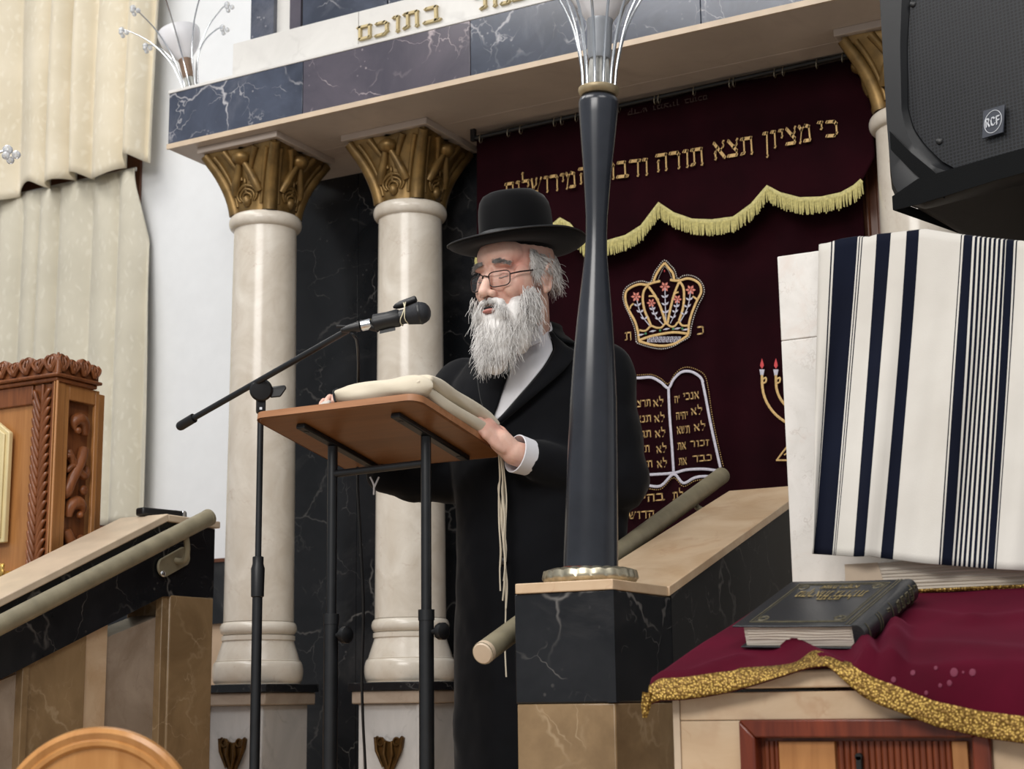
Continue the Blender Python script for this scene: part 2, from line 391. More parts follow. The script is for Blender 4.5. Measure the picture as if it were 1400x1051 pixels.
# ------------------------------------------------------------------ hebrew lettering (broad-nib strokes)
HEB = {
 'א': (.78, [[(.06, .95), (.72, .05)], [(.66, .97), (.64, .7), (.44, .48)], [(.28, .66), (.12, .4), (.14, .05)]]),
 'ב': (.76, [[(.08, .92), (.56, .92), (.58, .08)], [(.02, .08), (.74, .08)]]),
 'ג': (.52, [[(.14, .92), (.38, .92), (.4, .35), (.47, .04)], [(.4, .36), (.08, .05)]]),
 'ד': (.74, [[(.04, .92), (.72, .92)], [(.58, .92), (.56, .04)]]),
 'ה': (.74, [[(.04, .92), (.64, .92), (.64, .04)], [(.14, .58), (.13, .04)]]),
 'ו': (.4, [[(.08, .92), (.3, .92), (.29, .04)]]),
 'ז': (.46, [[(.06, .94), (.42, .88)], [(.26, .9), (.22, .04)]]),
 'ח': (.76, [[(.05, .92), (.66, .92), (.66, .04)], [(.14, .92), (.13, .04)]]),
 'י': (.36, [[(.08, .92), (.28, .92), (.24, .55)]]),
 'כ': (.7, [[(.08, .92), (.48, .92), (.6, .78), (.6, .22), (.48, .08), (.04, .08)]]),
 'ל': (.68, [[(.1, 1.42), (.12, .92), (.58, .92), (.58, .62), (.28, .04)]]),
 'ם': (.78, [[(.04, .92), (.66, .92), (.66, .08), (.13, .08), (.13, .92)]]),
 'מ': (.82, [[(.04, .95), (.2, .72), (.08, .04)], [(.18, .74), (.42, .95), (.68, .86), (.72, .08), (.36, .08)]]),
 'נ': (.52, [[(.12, .92), (.38, .92), (.4, .08), (.04, .08)]]),
 'ן': (.4, [[(.08, .92), (.3, .92), (.27, -.42)]]),
 'ע': (.76, [[(.06, .93), (.2, .9), (.34, .22)], [(.64, .95), (.6, .5), (.06, -.06)]]),
 'צ': (.74, [[(.08, .95), (.58, .34), (.58, .08), (.04, .08)], [(.64, .95), (.58, .66), (.4, .54)]]),
 'ק': (.74, [[(.04, .92), (.66, .92), (.62, .5), (.42, .16)], [(.15, .56), (.14, -.42)]]),
 'ר': (.7, [[(.04, .92), (.5, .92), (.6, .78), (.58, .04)]]),
 'ש': (.94, [[(.06, .93), (.2, .12), (.5, .12), (.84, .93)], [(.46, .93), (.42, .6), (.2, .34)]]),
 'ת': (.8, [[(.04, .92), (.66, .92), (.68, .04)], [(.2, .92), (.2, .12), (.03, .07)]]),
 "'": (.2, [[(.12, 1.), (.08, .72)]]), '"': (.3, [[(.1, 1.), (.07, .72)], [(.24, 1.), (.21, .72)]]),
 'R': (.74, [[(.12, 0), (.12, .95), (.5, .95), (.62, .75), (.5, .5), (.12, .5)], [(.36, .5), (.64, 0)]]),
 'C': (.74, [[(.66, .8), (.5, .95), (.25, .95), (.1, .7), (.1, .28), (.25, .04), (.5, .04), (.66, .2)]]),
 'F': (.66, [[(.12, 0), (.12, .95), (.6, .95)], [(.12, .5), (.52, .5)]]),
}
def text_width(t, sp=.13): return sum((HEB[c][0]+sp) if c != ' ' else .5 for c in t)
def lettering(mb, t, origin, ex, ey, ez, h, nib=(.045, .085), rtl=True, width=None, thick=.002, sp=.13, warp=None):
    """origin = right-hand end of the baseline for rtl; ex to the right, ey up, ez out of the surface (unit)"""
    ex, ey, ez = V(ex), V(ey), V(ez); o = V(origin); sx = h
    if width: sx = width/text_width(t, sp)
    x = 0.
    for c in t:
        if c == ' ': x += .5; continue
        w, st = HEB[c]; x0 = -(x+w) if rtl else x
        for line in st:
            for (ax, ay), (bx, by) in zip(line, line[1:]):
                n = nib
                if (bx-ax)*nib[1]-(by-ay)*nib[0] == 0: n = (nib[0]+.02, nib[1])
                q = [(ax-n[0], ay-n[1]), (bx-n[0], by-n[1]), (bx+n[0], by+n[1]), (ax+n[0], ay+n[1])]
                mb.prism([o+ex*((x0+u)*sx)+ey*(v*h) for u, v in q], ez*thick)
            for (ax, ay) in line:
                n = nib; k = .05
                q = [(ax-n[0]-k, ay-n[1]+k*.6), (ax-n[0]+k, ay-n[1]-k*.1), (ax+n[0]+k, ay+n[1]-k*.6), (ax+n[0]-k, ay+n[1]+k*.1)]
                mb.prism([o+ex*((x0+u)*sx)+ey*(v*h) for u, v in q], ez*thick)
        x += w+sp
# ------------------------------------------------------------------ room shell
struct('floor', MB().box((-9, -3, -.1), (4, 6, 0)), M['floor'])
struct('wall_back', MB().box((-9, 5.0, 0), (4, 5.2, 6)), M['wall'])
lb = P(302, 853, Y=4.99).z
xd = P(366, 800, Y=4.9).x
struct('baseboard_back', MB().box((-9, 4.975, 0), (xd, 5.0, lb)), M['wall_lower'])
dz = P(302, 768, Y=4.95).z
struct('trim_1', MB().box((-9, 4.955, lb), (xd, 5.0, dz)), M['black_marble'])
struct('trim_2', MB().box((-9, 4.945, dz), (xd, 5.0, dz+.014)), M['frame_wood'])
LZ = .38
mb = MB()
for k in range(3): mb.box((-2.98, 2.0+.25*k, 0), (-1.55, 4.0, LZ*(k+1)/3))
mb.box((-2.98, 4.0, 0), (-1.5, 4.95, .55)); mb.box((-3.9, 4.14, 0), (.2, 4.95, .725))
struct('platform', mb, M['rose_marble'], bevel=.006)

# ------------------------------------------------------------------ ark canopy
Yf = 4.132; ZF0 = 2.936; ZF1 = 3.122; ZS = 2.918
can = thing('ark_canopy', 'dark veined marble canopy above the columns with white inscribed frieze', 'canopy', (-2.0, 4.5, ZS))
xs = [-3.625, P(414, 120, Y=Yf).x, P(643, 60, Y=Yf).x, P(958, 20, Y=Yf).x, -.45, .25]
for i, mt in enumerate(('blue_marble', 'plum_marble', 'blue_marble', 'blue_marble', 'blue_marble')):
    obj('fascia_tile', MB().box((xs[i]+.0012, Yf, ZF0), (xs[i+1]-.0012, Yf+.02, ZF1)), M[mt], can, bevel=.001,
        label='plum-tinted tile' if i == 1 else None)
obj('side_tile', MB().box((-3.625, Yf+.022, ZF0), (-3.605, 4.42, ZF1)), M['blue_marble'], can)
obj('soffit_slab', MB().box((-3.625, Yf+.004, ZS), (.25, 4.42, ZF0-.001)).box((-3.40, 4.42, ZS), (.25, 4.96, ZF0-.001)), M['soffit'], can, bevel=.002)
obj('soffit_edge', MB().box((-3.627, Yf-.004, ZS-.001), (.25, Yf+.004, ZF0-.001)), M['edge_stone'], can)
obj('core', MB().box((-3.604, Yf+.022, ZF0), (.25, 4.41, ZF1-.002)).box((-3.3, 4.41, ZF0), (.25, 4.98, 3.7)), M['wall'], can)
obj('top_ledge', MB().box((-3.628, Yf-.003, ZF1), (.25, 4.43, ZF1+.012)), M['white_marble'], can, bevel=.002)
YZ = Yf+.03
xL = P(318, 90, Y=YZ).x; zt = P(318, 60, Y=YZ).z
xj = P(490, 40, Y=YZ).x
obj('frieze', MB().box((xL, YZ, ZF1+.012), (xj-.001, YZ+.25, zt)).box((xj+.001, YZ, ZF1+.012), (.25, YZ+.25, zt)), M['white_marble'], can, bevel=.0015)
YU = YZ+.03
for a, b, mt in ((343, 374, 'blue_marble'), (396, 411, 'plum_marble'), (414, 529, 'blue_marble'), (531, 900, 'blue_marble')):
    obj('upper_panel', MB().box((P(a, 25, Y=YU).x, YU, zt), (P(b, 25, Y=YU).x, YU+.02, 3.75)), M[mt], can)
obj('upper_wall', MB().box((P(343, 25, Y=YU).x+.003, YU+.02, zt), (.25, 4.40, 3.75)), M['white_marble'], can)
# gilded letters, each its own piece
def gletter(c, xa, xb, ybase, ytop):
    a = P(xa, ybase, Y=YZ); b = P(xb, ybase, Y=YZ); t = P(xb, ytop, Y=YZ)
    mb = MB(); w, st = HEB[c]
    lettering(mb, c, (b.x, YZ-.012, (a.z+b.z)/2+.003), (1, 0, 0), (0, 0, 1), (0, 1, 0), (t.z-b.z)*.92, nib=(.06, .075), width=(b.x-a.x)*(1+.13/w)*.96, thick=.012)
    obj('gilded_letter', mb, M['gold_letters'], can)
for q in (('ם', 490, 510, 56, 35), ('כ', 514, 533, 51, 30), ('ו', 538, 548, 46, 22), ('ת', 553, 575, 40, 16), ('ב', 581, 603, 33, 9),
          ('י', 645, 656, 8, -8), ('ת', 658, 682, 13, -12), ('נ', 686, 700, 8, -18), ('כ', 702, 724, 2, -24), ('ש', 726, 752, -3, -28)):
    gletter(*q)
# dark marble wall behind the columns
x0 = P(366, 600, Y=4.69).x
struct('wall_ark', MB().box((x0, 4.69, .725), (P(488, 600, Y=4.69).x-.001, 4.95, ZS)).box((P(488, 600, Y=4.69).x+.001, 4.69, .725), (-2.45, 4.95, ZS)).box((-.95, 4.69, .725), (.2, 4.95, ZS)), M['black_marble'], bevel=.001)
struct('door_1', MB().box((-2.45, 4.75, .725), (-.95, 4.95, ZS)), M['frame_wood'])
fr = thing('ark_door_frame', 'brown moulded wooden frame at the right edge of the ark curtain', 'door frame', (-1.05, 4.6, .725))
xa = P(1178, 300, Y=4.63).x; 
mb = MB().box((xa, 4.635, .73), (xa+.16, 4.68, ZS-.005)); obj('upright', mb, M['frame_wood'], fr)
mb = MB()
for k in range(4): mb.cyl((xa+.02+.035*k, 4.634, .73), (xa+.02+.035*k, 4.634, ZS-.01), .007, n=10)
obj('bead_moulding', mb, M['frame_wood'], fr)

# ------------------------------------------------------------------ columns
AH = .172
def capital_mb(cx, cy, z0, z1, r0, half):
    mb = MB()
    def fn(u, v):
        a = 2*pi*u; c, s = cos(a), sin(a)
        sq = 1/max(abs(c), abs(s)); dg = abs(sin(2*a))          # 1 on the corners
        fl = v**2.0
        pinch = 1-.1*(1-dg)*v**3
        R = lerp(r0*.9, half*(lerp(1, min(sq, 1.42), .97))*pinch, fl)
        if dg > .0: R += .012*max(0, dg-.45)*sin(pi*min(1, v*1.05))
        R += .004*cos(16*a)*v*(1-v)*3*(1-dg*.6)
        if v > .93: R *= 1-(v-.93)*.4
        return V((cx+R*c, cy+R*s, z0+(z1-z0)*v))
    mb.grid(fn, 96, 26, wrap=True)
    mb.lathe([(r0*.55, z0), (r0*.9, z0)], (cx, cy, 0), 48)
    mb.lathe([(.02, z1-.002), (half*.98, z1-.002)], (cx, cy, 0), 4)
    H = z1-z0
    def surf(a, v, off):
        q = fn((a % (2*pi))/(2*pi), v); d = V((cos(a), sin(a), 0)); return q+d*off
    for k in range(4):
        a0 = k*pi/2
        for rad, rr in ((.27, .0068), (.195, .006), (.12, .0052)):    # concentric scrolls low on every face
            pts = []
            for i in range(15):
                t = lerp(-.25*pi, 1.25*pi, i/14); pts.append(surf(a0+1.35*rad*cos(t)*1.05, .2+rad*1.05*(sin(t)*.5+.25), .004))
            mb.tube(pts, [rr*(.5+.5*sin(pi*i/14)) for i in range(15)], 8)
        mb.ell(surf(a0, .17, .0), (.017, .017, .022), nu=12, nv=8)
        for sgn in (-1, 1):      # V shaped leaves rising to the abacus
            pts = [surf(a0+sgn*(.46-.38*t), .3+.45*t, .004+.004*t) for t in [i/8 for i in range(9)]]
            mb.tube(pts, [.006+.0105*sin(pi*min(1, .25+.6*i/8)) for i in range(9)], 8)
            pts = [surf(a0+sgn*(.12+.3*t), .5+.46*t, .003) for t in [i/6 for i in range(7)]]
            mb.tube(pts, [.005+.009*i/6 for i in range(7)], 8)
            pts = [surf(a0+sgn*(.5+.16*t), .12+.8*t, .001) for t in [i/8 for i in range(9)]]
            mb.tube(pts, [.006+.004*i/8 for i in range(9)], 8)
        mb.ell(surf(a0, .83, .004), (.034, .034, .024), nu=12, nv=8)
        for t in (.34, .41, .48): mb.ell(surf(a0, t, .002), (.006, .006, .014), nu=8, nv=6)
        a1 = a0+pi/4             # big corner leaf
        mb.tube([surf(a1, .02+.95*t, .0) for t in [i/9 for i in range(10)]], [.026-.008*i/9 for i in range(10)], 10)
    return mb
CGRP = 'columns of the ark canopy'
def column(cx, cy, label, zp=.725):
    t = thing('marble_column', label, 'column', (cx, cy, zp), CGRP)
    obj('abacus', MB().box((cx-AH, cy-AH, 2.896), (cx+AH, cy+AH, ZS)), M['soffit'], t, bevel=.002)
    obj('capital', capital_mb(cx, cy, 2.676, 2.8955, .112, .160), M['gold_leaf'], t, smooth=60, label='gilded leafy capital')
    prof = [(.09, 2.677), (.112, 2.677)]
    for i in range(13): a = pi/2-pi*i/12; prof.append((.11+.0165*cos(a), 2.6525+.0245*sin(a)))
    prof += [(.1085, 2.627), (.1085, 2.62), (.1115, 2.2), (.1145, 1.7), (.1165, 1.29), (.1165, 1.276)]
    obj('shaft', MB().lathe(prof[::-1], (cx, cy, 0), 56), M['cream_marble'], t, smooth=45)
    prof = [(.1, 1.276), (.114, 1.276)]
    for i in range(11): a = pi/2-pi*i/10; prof.append((.112+.0155*cos(a), 1.2535+.0215*sin(a)))
    prof += [(.116, 1.231), (.122, 1.229), (.122, 1.215)]
    for i in range(9): t_ = i/8; prof.append((.118+.019*(1-cos(t_*pi/2))+.004*sin(pi*t_), 1.212-.062*t_))
    prof += [(.140, 1.148)]
    for i in range(9): a = pi/2-pi*i/8; prof.append((.137+.011*cos(a)+.002, 1.110+.036*sin(a)))
    prof += [(.144, 1.072)]
    obj('base', MB().lathe(prof[::-1], (cx, cy, 0), 56), M['cream_marble'], t, smooth=40)
    obj('pedestal_slab', MB().box((cx-.145, cy-.145, 1.045), (cx+.145, cy+.145, 1.071)), M['black_marble'], t, bevel=.002)
    obj('pedestal_moulding', MB().box((cx-.137, cy-.137, 1.004), (cx+.137, cy+.137, 1.0445)), M['greystone'], t, bevel=.004)
    h = .118
    mb = MB().box((cx-h, cy-h, zp), (cx+h, cy+h, 1.0035))
    for sx in (-1, 1): mb.box((cx+sx*h-(.018 if sx > 0 else 0), cy-h-.006, zp), (cx+sx*h+(.018 if sx < 0 else 0), cy-h, 1.0035))
    obj('pedestal', mb, M['grey_marble'], t, bevel=.002)
    # bronze leaf ornament on the pedestal front
    y = cy-h-.001; z = .898; mb = MB()
    out = [(-.055, .0), (-.046, .006), (-.036, -.004), (-.028, .002), (-.016, -.008), (0, -.012), (.016, -.008), (.028, .002), (.036, -.004), (.046, .006), (.055, 0), (.05, -.03), (.03, -.07), (.012, -.105), (0, -.12), (-.012, -.105), (-.03, -.07), (-.05, -.03)]
    mb.prism([(cx+a, y, z+b) for a, b in out], (0, -.008, 0))
    for s in (-1, 1):
        mb.tube([(cx+s*.05, y-.01, z+.002), (cx+s*.044, y-.012, z-.04), (cx+s*.02, y-.013, z-.09)], [.006, .006, .003], 8)
        mb.tube(spline([(cx+s*(.03+.012*cos(a)), y-.011, z-.012+.012*sin(a)) for a in [i*pi/4 for i in range(8)]], 3, True), .0035, 6, closed=True)
        mb.tube([(cx+s*.012, y-.012, z-.012), (cx+s*.016, y-.014, z-.05), (cx, y-.012, z-.1)], [.004, .007, .003], 8)
        mb.ell((cx+s*.03, y-.006, z-.132), (.02, .008, .018))
    obj('bronze_ornament', mb, M['bronze'], t, smooth=50, label='dark bronze leaf ornament')
    return t
column(-3.355, 4.345, 'cream marble column with gilded capital, leftmost, standing before the white wall')
c2 = column(-2.853, 4.498, 'cream marble column with gilded capital behind the microphone head')
dup(c2, (-1.112, 4.498, .725), 'cream marble column with gilded capital, mostly hidden behind the hanging loudspeaker')

# ------------------------------------------------------------------ ark curtain, valance, rod
YC = 4.605
def mainfn(u, v):
    x = lerp(P(653, 300, Y=4.605).x, P(1181, 300, Y=4.605).x, u); z = lerp(.76, 2.86, v)
    return V((x, YC+.008*sin(x*21)+.005*sin(x*47+1.3)+.004*sin(x*9+z*2), z))
cur = obj('ark_curtain', MB().grid(mainfn, 150, 40), M['velvet_dark'], smooth=180, solid=-.004)
tag(cur, 'dark wine velvet ark curtain with embroidered crown, tablets and candelabrum', 'curtain')
YE = YC-.016
def E(x, y): return P(x, y, Y=YE)
def zc(pts, ox, oy, s): return [(ox+a/s, oy+b/s) for a, b in pts]
def stroke(mb, pts, w, closed=False, smooth=4, flat=.5):
    q = [E(*p) for p in pts]
    if smooth: q = spline(q, smooth, closed)
    mb.tube(q, w, 6, closed=closed, flat=flat, up=(0, 1, 0))
def dots(mb, pts, step, r, closed=False):
    q = spline([E(*p) for p in pts], 8, closed)
    if closed: q.append(q[0])
    acc = 0.
    for a, b in zip(q, q[1:]):
        L = (b-a).length; 
        while acc < L: mb.ell(a.lerp(b, acc/L), r, nu=8, nv=5); acc += step
        acc -= L
Zc = lambda p: zc(p, 820, 340, 7.0056)
crown = MB(); W = .0043
stroke(crown, Zc([(375, 880), (365, 790), (335, 690), (285, 600), (250, 510), (250, 420), (300, 370), (380, 340), (450, 345), (510, 325), (580, 310)]), W)
stroke(crown, Zc([(515, 310), (545, 240), (580, 185), (622, 135)]), W); stroke(crown, Zc([(622, 135), (665, 190), (700, 235), (712, 295)]), W)
stroke(crown, Zc([(675, 298), (730, 305), (780, 300), (840, 285), (905, 300), (960, 345), (970, 420), (930, 500), (885, 610), (855, 720), (850, 820)]), W)
stroke(crown, Zc([(465, 350), (425, 400), (412, 480), (430, 590), (465, 670), (490, 735)]), W)
stroke(crown, Zc([(470, 365), (530, 450), (575, 540), (610, 640), (632, 715)]), W)
stroke(crown, Zc([(760, 320), (715, 430), (680, 560), (650, 710)]), W)
stroke(crown, Zc([(765, 315), (800, 370), (808, 470), (795, 580), (760, 690)]), W)
stroke(crown, Zc([(470, 455), (520, 455), (565, 490)]), W*.7); stroke(crown, Zc([(755, 415), (720, 430), (700, 470)]), W*.7)
stroke(crown, Zc([(325, 525), (300, 545), (290, 575)]), W*.7); stroke(crown, Zc([(890, 455), (925, 480), (935, 500)]), W*.7)
stroke(crown, Zc([(380, 780), (440, 785), (490, 740), (540, 755), (590, 755), (632, 715), (680, 745), (720, 740), (755, 700), (790, 735), (845, 735)]), W*.8, smooth=3)
stroke(crown, Zc([(375, 878), (480, 840), (600, 815), (720, 800), (850, 815)]), W); stroke(crown, Zc([(375, 885), (480, 915), (590, 930), (700, 915), (770, 880), (850, 825)]), W)
obj('embroidered_crown', crown, M['thread_gold'], cur, smooth=60, label='gold thread crown')
mb = MB()
dots(mb, Zc([(350, 885), (335, 770), (290, 650), (240, 540), (222, 450), (250, 375), (330, 325), (410, 310), (485, 322), (520, 235), (570, 160), (622, 110), (680, 160), (720, 210), (745, 285), (800, 258), (870, 255), (940, 285), (990, 350), (998, 430), (950, 530), (905, 640), (875, 760), (860, 840), (780, 890), (700, 935), (590, 960), (470, 940), (365, 905)]), .0072, .0021, True)
obj('pearl_outline', mb, M['pearl'], cur, smooth=60)
mb = MB()
dots(mb, Zc([(560, 290), (585, 230), (622, 170), (665, 225), (690, 285)]), .0055, .0013)
obj('pearl_point', mb, M['pearl'], cur, smooth=60)
st = MB()
def leaf(mb, x, y, dx, dy, w=9):
    L = hypot(dx, dy); nx, ny = -dy/L*w, dx/L*w
    mb.prism([E(*p) for p in Zc([(x, y), (x+dx*.5+nx, y+dy*.5+ny), (x+dx, y+dy), (x+dx*.5-nx, y+dy*.5-ny)])], (0, -.002, 0))
for fx, fy, bx, by, sz in ((350, 460, 480, 740, 1), (495, 520, 605, 725, .85), (625, 365, 635, 690, 1), (745, 485, 675, 715, .85), (872, 395, 770, 700, 1)):
    mx = fx+(bx-fx)*.3; my = fy+(by-fy)*.55
    stroke(st, Zc([(fx, fy), (mx, my), (bx, by)]), .0015, smooth=4)
    for t in (.33, .55, .78):
        lx = fx+(bx-fx)*t*t; ly = fy+(by-fy)*t
        leaf(st, lx, ly, -36*sz, -26*sz); leaf(st, lx, ly, 34*sz, -34*sz)
    pk = MB()
    for k in range(6):
        a = pi/6+k*pi/3+pi/6; leaf(pk, fx+8*cos(a), fy+8*sin(a), 42*sz*cos(a), 42*sz*sin(a), 12*sz)
    pk.ell(E(*Zc([(fx, fy)])[0]), (.003, .0015, .003), nu=8, nv=6); obj('flower', pk, M['thread_pink'], cur, label='coral petalled flower')
for x, y in ((395, 825), (510, 790), (640, 770), (745, 765), (825, 775)): leaf(st, x-35, y+6, 70, -14, 9)
for k in range(9):
    x = 470+k*36; pts = [(x+12*cos(a)*(1 if a < pi else 1), 868+26*sin(a)) for a in [i*pi/4 for i in range(8)]]
    stroke(st, Zc(pts), .0011, True, 2); stroke(st, Zc([(x-18, 895), (x, 868), (x+18, 840)]), .0011, smooth=0)
obj('flower_stems', st, M['thread_silver'], cur, smooth=60)
for x, y in ((440, 812), (578, 782), (703, 768), (790, 765)): obj('green_bead', MB().ell(E(*Zc([(x, y)])[0]), (.004, .002, .004), nu=10, nv=6), M['thread_green'], cur)
mb = MB().ell(E(*Zc([(620, 213)])[0]), (.002, .002, .004), nu=8, nv=6); obj('red_bead', mb, M['thread_red'], cur)
# tablets
Zt = lambda p: zc(p, 840, 490, 4.569)
tb = MB(); W2 = .0046
stroke(tb, Zt([(-60, 180), (-20, 145), (60, 118), (150, 122), (230, 118), (290, 148), (338, 185), (370, 130), (420, 85), (480, 82), (535, 115), (555, 150)]), W2)
stroke(tb, Zt([(548, 135), (570, 240), (600, 400), (635, 560), (662, 680)]), W2); stroke(tb, Zt([(338, 185), (345, 350), (358, 520), (370, 705)]), W2)
stroke(tb, Zt([(-40, 735), (80, 724), (220, 725), (368, 715), (450, 695), (560, 690), (640, 700)]), W2); stroke(tb, Zt([(-40, 775), (100, 765), (200, 790), (290, 795), (370, 722), (430, 778), (500, 745), (570, 735), (640, 745)]), W2)
obj('embroidered_tablets', tb, M['thread_silver'], cur, smooth=60, label='silver cord outline of two tablets')
mb = MB()
dots(mb, Zt([(-20, 115), (60, 95), (150, 103), (230, 100), (290, 125), (335, 158), (380, 95), (430, 58), (490, 60), (560, 100), (585, 180), (610, 350), (640, 500), (680, 670)]), .0072, .0018)
obj('pearl_outline', mb, M['thread_gold'], cur, smooth=60); mb = MB()
dots(mb, Zt([(-20, 790), (100, 785), (200, 810), (290, 815), (368, 745), (430, 798), (500, 765), (560, 755)]), .0072, .0018)
obj('pearl_scroll', mb, M['thread_gold'], cur, smooth=60)
def eline(txt, xr, xl, yb, h):
    """embroidered words between two survey points of the curtain"""
    a, b = E(xl, yb), E(xr, yb); mb = MB(); t = E(xr, yb-h)
    lettering(mb, txt, (b.x, YE+.001, (b.z+a.z)/2), (1, 0, 0), (0, 0, 1), (0, -1, 0), t.z-b.z, width=b.x-a.x, nib=(.045, .085))
    obj('embroidered_word', mb, M['thread_gold'], cur)
for txt, xr, xl, yb, h in (('אנכי', 529, 425, 255, 44), ("'ה", 408, 372, 275, 40), ('לא', 550, 474, 350, 42), ('יהיה', 460, 383, 378, 44), ('לא', 570, 492, 450, 42), ('תשא', 473, 388, 468, 46),
                           ('זכור', 592, 470, 548, 38), ('את', 447, 393, 568, 44), ('כבד', 610, 485, 642, 40), ('את', 452, 400, 664, 44),
                           ('לא', 308, 238, 298, 42), ('תרצח', 228, 110, 302, 42), ('לא', 315, 245, 396, 42), ('תנאף', 232, 105, 400, 42), ('לא', 320, 250, 490, 42), ('תגנב', 232, 100, 495, 42), ('לא', 327, 258, 588, 42), ('תענה', 222, 95, 588, 42), ('לא', 330, 262, 680, 42), ('תחמד', 240, 85, 684, 42),
                           ('לת', 432, 362, 882, 50), ('בהיכל', 312, 60, 895, 46), ('קדושי', 250, 60, 1000, 46)):
    if 'ף' in txt: txt = txt.replace('ף', 'נ')
    (xr, yb), (xl, _) = Zt([(xr, yb), (xl, yb)]); eline(txt, xr, xl, yb, h/4.569)
(xr, yb), (xl, _) = Zc([(1000, 820), (925, 820)]); eline('כ', xr, xl, yb, 78/7.); (xr, yb), (xl, _) = Zc([(308, 875), (235, 875)]); eline('ת', xr, xl, yb, 78/7.)
# candelabrum
mn = MB(); cxm = 1108.
for k, r in enumerate((66, 47, 28)):
    pts = [(cxm+s*r*cos(a), 523+(r*.95)*sin(a)) for s in (1,) for a in [pi-i*pi/14 for i in range(15)]]
    stroke(mn, [(cxm-r, 512)]+pts+[(cxm+r, 512)], .0045, smooth=2)
    for s in (-1, 1): stroke(mn, [(cxm+s*r+(-1), 520), (cxm+s*r+5, 516), (cxm+s*r+5, 522), (cxm+s*r, 524)], .003, smooth=3)
stroke(mn, [(cxm, 505), (cxm, 610)], .0048, smooth=0); stroke(mn, [(1062, 629), (1075, 612), (1085, 604), (cxm, 600), (1131, 604), (1141, 612), (1154, 629)], .003, smooth=3); stroke(mn, [(1061, 629), (1155, 629)], .003, smooth=0); stroke(mn, [(1072, 622), (1082, 615), (1134, 615), (1144, 622)], .002, smooth=0)
obj('embroidered_candelabrum', mn, M['thread_gold'], cur, smooth=60)
for dx in (-66, -47, -28, 0, 28, 47, 66):
    x = cxm+dx; fl = MB(); mb = MB(); mb.prism([E(x-3.5, 505), E(x+3.5, 505), E(x+2, 513), E(x-2, 513)], (0, -.002, 0))
    fl.prism([E(x-2.6, 500), E(x-1.8, 496), E(x, 490), E(x+1.8, 496), E(x+2.6, 500), E(x, 504)], (0, -.002, 0))
    obj('candle_cup', mb, M['thread_silver'], cur); obj('flame', fl, M['thread_red'], cur, label='red embroidered flame')

# valance in front of the curtain
YV = 4.535
tops = P(900, 140, Y=YV)
fr_pts = [(653, 350), (680, 345), (710, 338), (735, 330), (755, 312), (768, 301), (780, 308), (800, 333), (815, 339), (830, 333), (858, 325), (880, 311), (903, 280), (922, 294), (948, 303), (975, 304), (1005, 300), (1030, 282), (1051, 257), (1068, 267), (1095, 274), (1125, 273), (1152, 267), (1170, 257), (1180, 248)]
fw = [P(x, y, Y=YV) for x, y in fr_pts]
bot = [(p.x, p.z) for p in fw]
xr_ = P(1197, 215, Y=YV); bot.append((xr_.x, xr_.z))
xl_ = bot[0][0]
ztop = P(1100, 95, Y=YV).z
def valfn(u, v):
    x = lerp(xl_, xr_.x, u); zb = pl(bot, x); z = lerp(zb, ztop, v)
    return V((x, YV+.005*sin(x*17+z*3)+.002*sin(x*39)+.003*sin(z*6+x*4), z))
val = obj('curtain_valance', MB().grid(valfn, 180, 24), M['velvet_dark'], smooth=180, solid=-.004)
tag(val, 'dark wine velvet valance with gold Hebrew verse and scalloped yellow fringe', 'valance')
mb = MB(); hd = MB(); x = xl_
pts = [V((a, YV-.012, b)) for a, b in bot[:-1]]
hd.tube(pts, .0075, 6, flat=.5, up=(0, 1, 0))
random.seed(3)
while x < bot[-2][0]:
    zb = pl(bot[:-1], x); L = .045+random.uniform(-.003, .004); y = YV-.012
    dx = random.uniform(-.004, .004)
    mb.tube([(x, y, zb), (x+dx*.5, y-.004, zb-L*.5), (x+dx, y-.002+random.uniform(-.004, .004), zb-L)], [.0021, .0026, .0017], 5); x += .0045
obj('fringe_heading', hd, M['fringe'], val); obj('fringe', mb, M['fringe'], val)
def vword(txt, xl, xr, yl, yr, h):
    a, b = P(xl, yl, Y=YV-.0145), P(xr, yr, Y=YV-.0145); t = P(xr, yr-h, Y=YV-.0145); ex = (b-a); w = ex.length; ex.normalize()
    mb = MB(); lettering(mb, txt, b, ex, (0, 0, 1), (0, -1, 0), t.z-b.z, width=w*1.03, nib=(.042, .092), thick=.003)
    obj('embroidered_word', mb, M['thread_gold'], val)
for q in (('כי', 1116, 1147, 189, 187, 23), ('מציון', 1043, 1110, 205, 193, 24), ('תצא', 975, 1031, 219, 210, 24), ('תורה', 897, 963, 235, 225, 24), ('ודבר', 827, 887, 246, 239, 23), ("'ה", 790, 815, 252, 248, 22), ('מירושלים', 692, 788, 272, 256, 22)):
    vword(*q)
for txt, xl, xr, yl, yr in (('בתוכם', 936, 968, 136, 131), ('ומציון', 893, 930, 145, 137), ('קדש', 858, 886, 152, 147)):
    a, b = P(xl, yl, Y=YV-.0145), P(xr, yr, Y=YV-.0145); mb = MB()
    lettering(mb, txt, a, V((-1, 0, 0)), V((0, 0, -1)), (0, -1, 0), .014, width=(b-a).length, thick=.0015)
    obj('faded_word', mb, M['thread_dull'], val)
rod = thing('curtain_rod', 'thin grey curtain rod with small rings under the canopy', 'curtain rod', P(900, 135, Y=4.51))
ra, rb = P(648, 189, Y=4.51), P(1176, 71, Y=4.51)
obj('rod', MB().cyl(ra, rb, .0075, n=14), M['black_steel'], rod)
mb = MB()
for t in (.02, .1, .135, .23, .25, .29, .395, .405, .5, .51, .6, .69, .7, .8, .82, .9, .96, .985):
    c = ra.lerp(rb, t); ring = [c+V((.002*sin(a), .011*cos(a)*.9, -.006+.016*sin(a))) for a in [i*pi/6 for i in range(12)]]
    q = MB().tube(ring, .0013, 6, closed=True); obj('ring', q, M['silver'], rod)
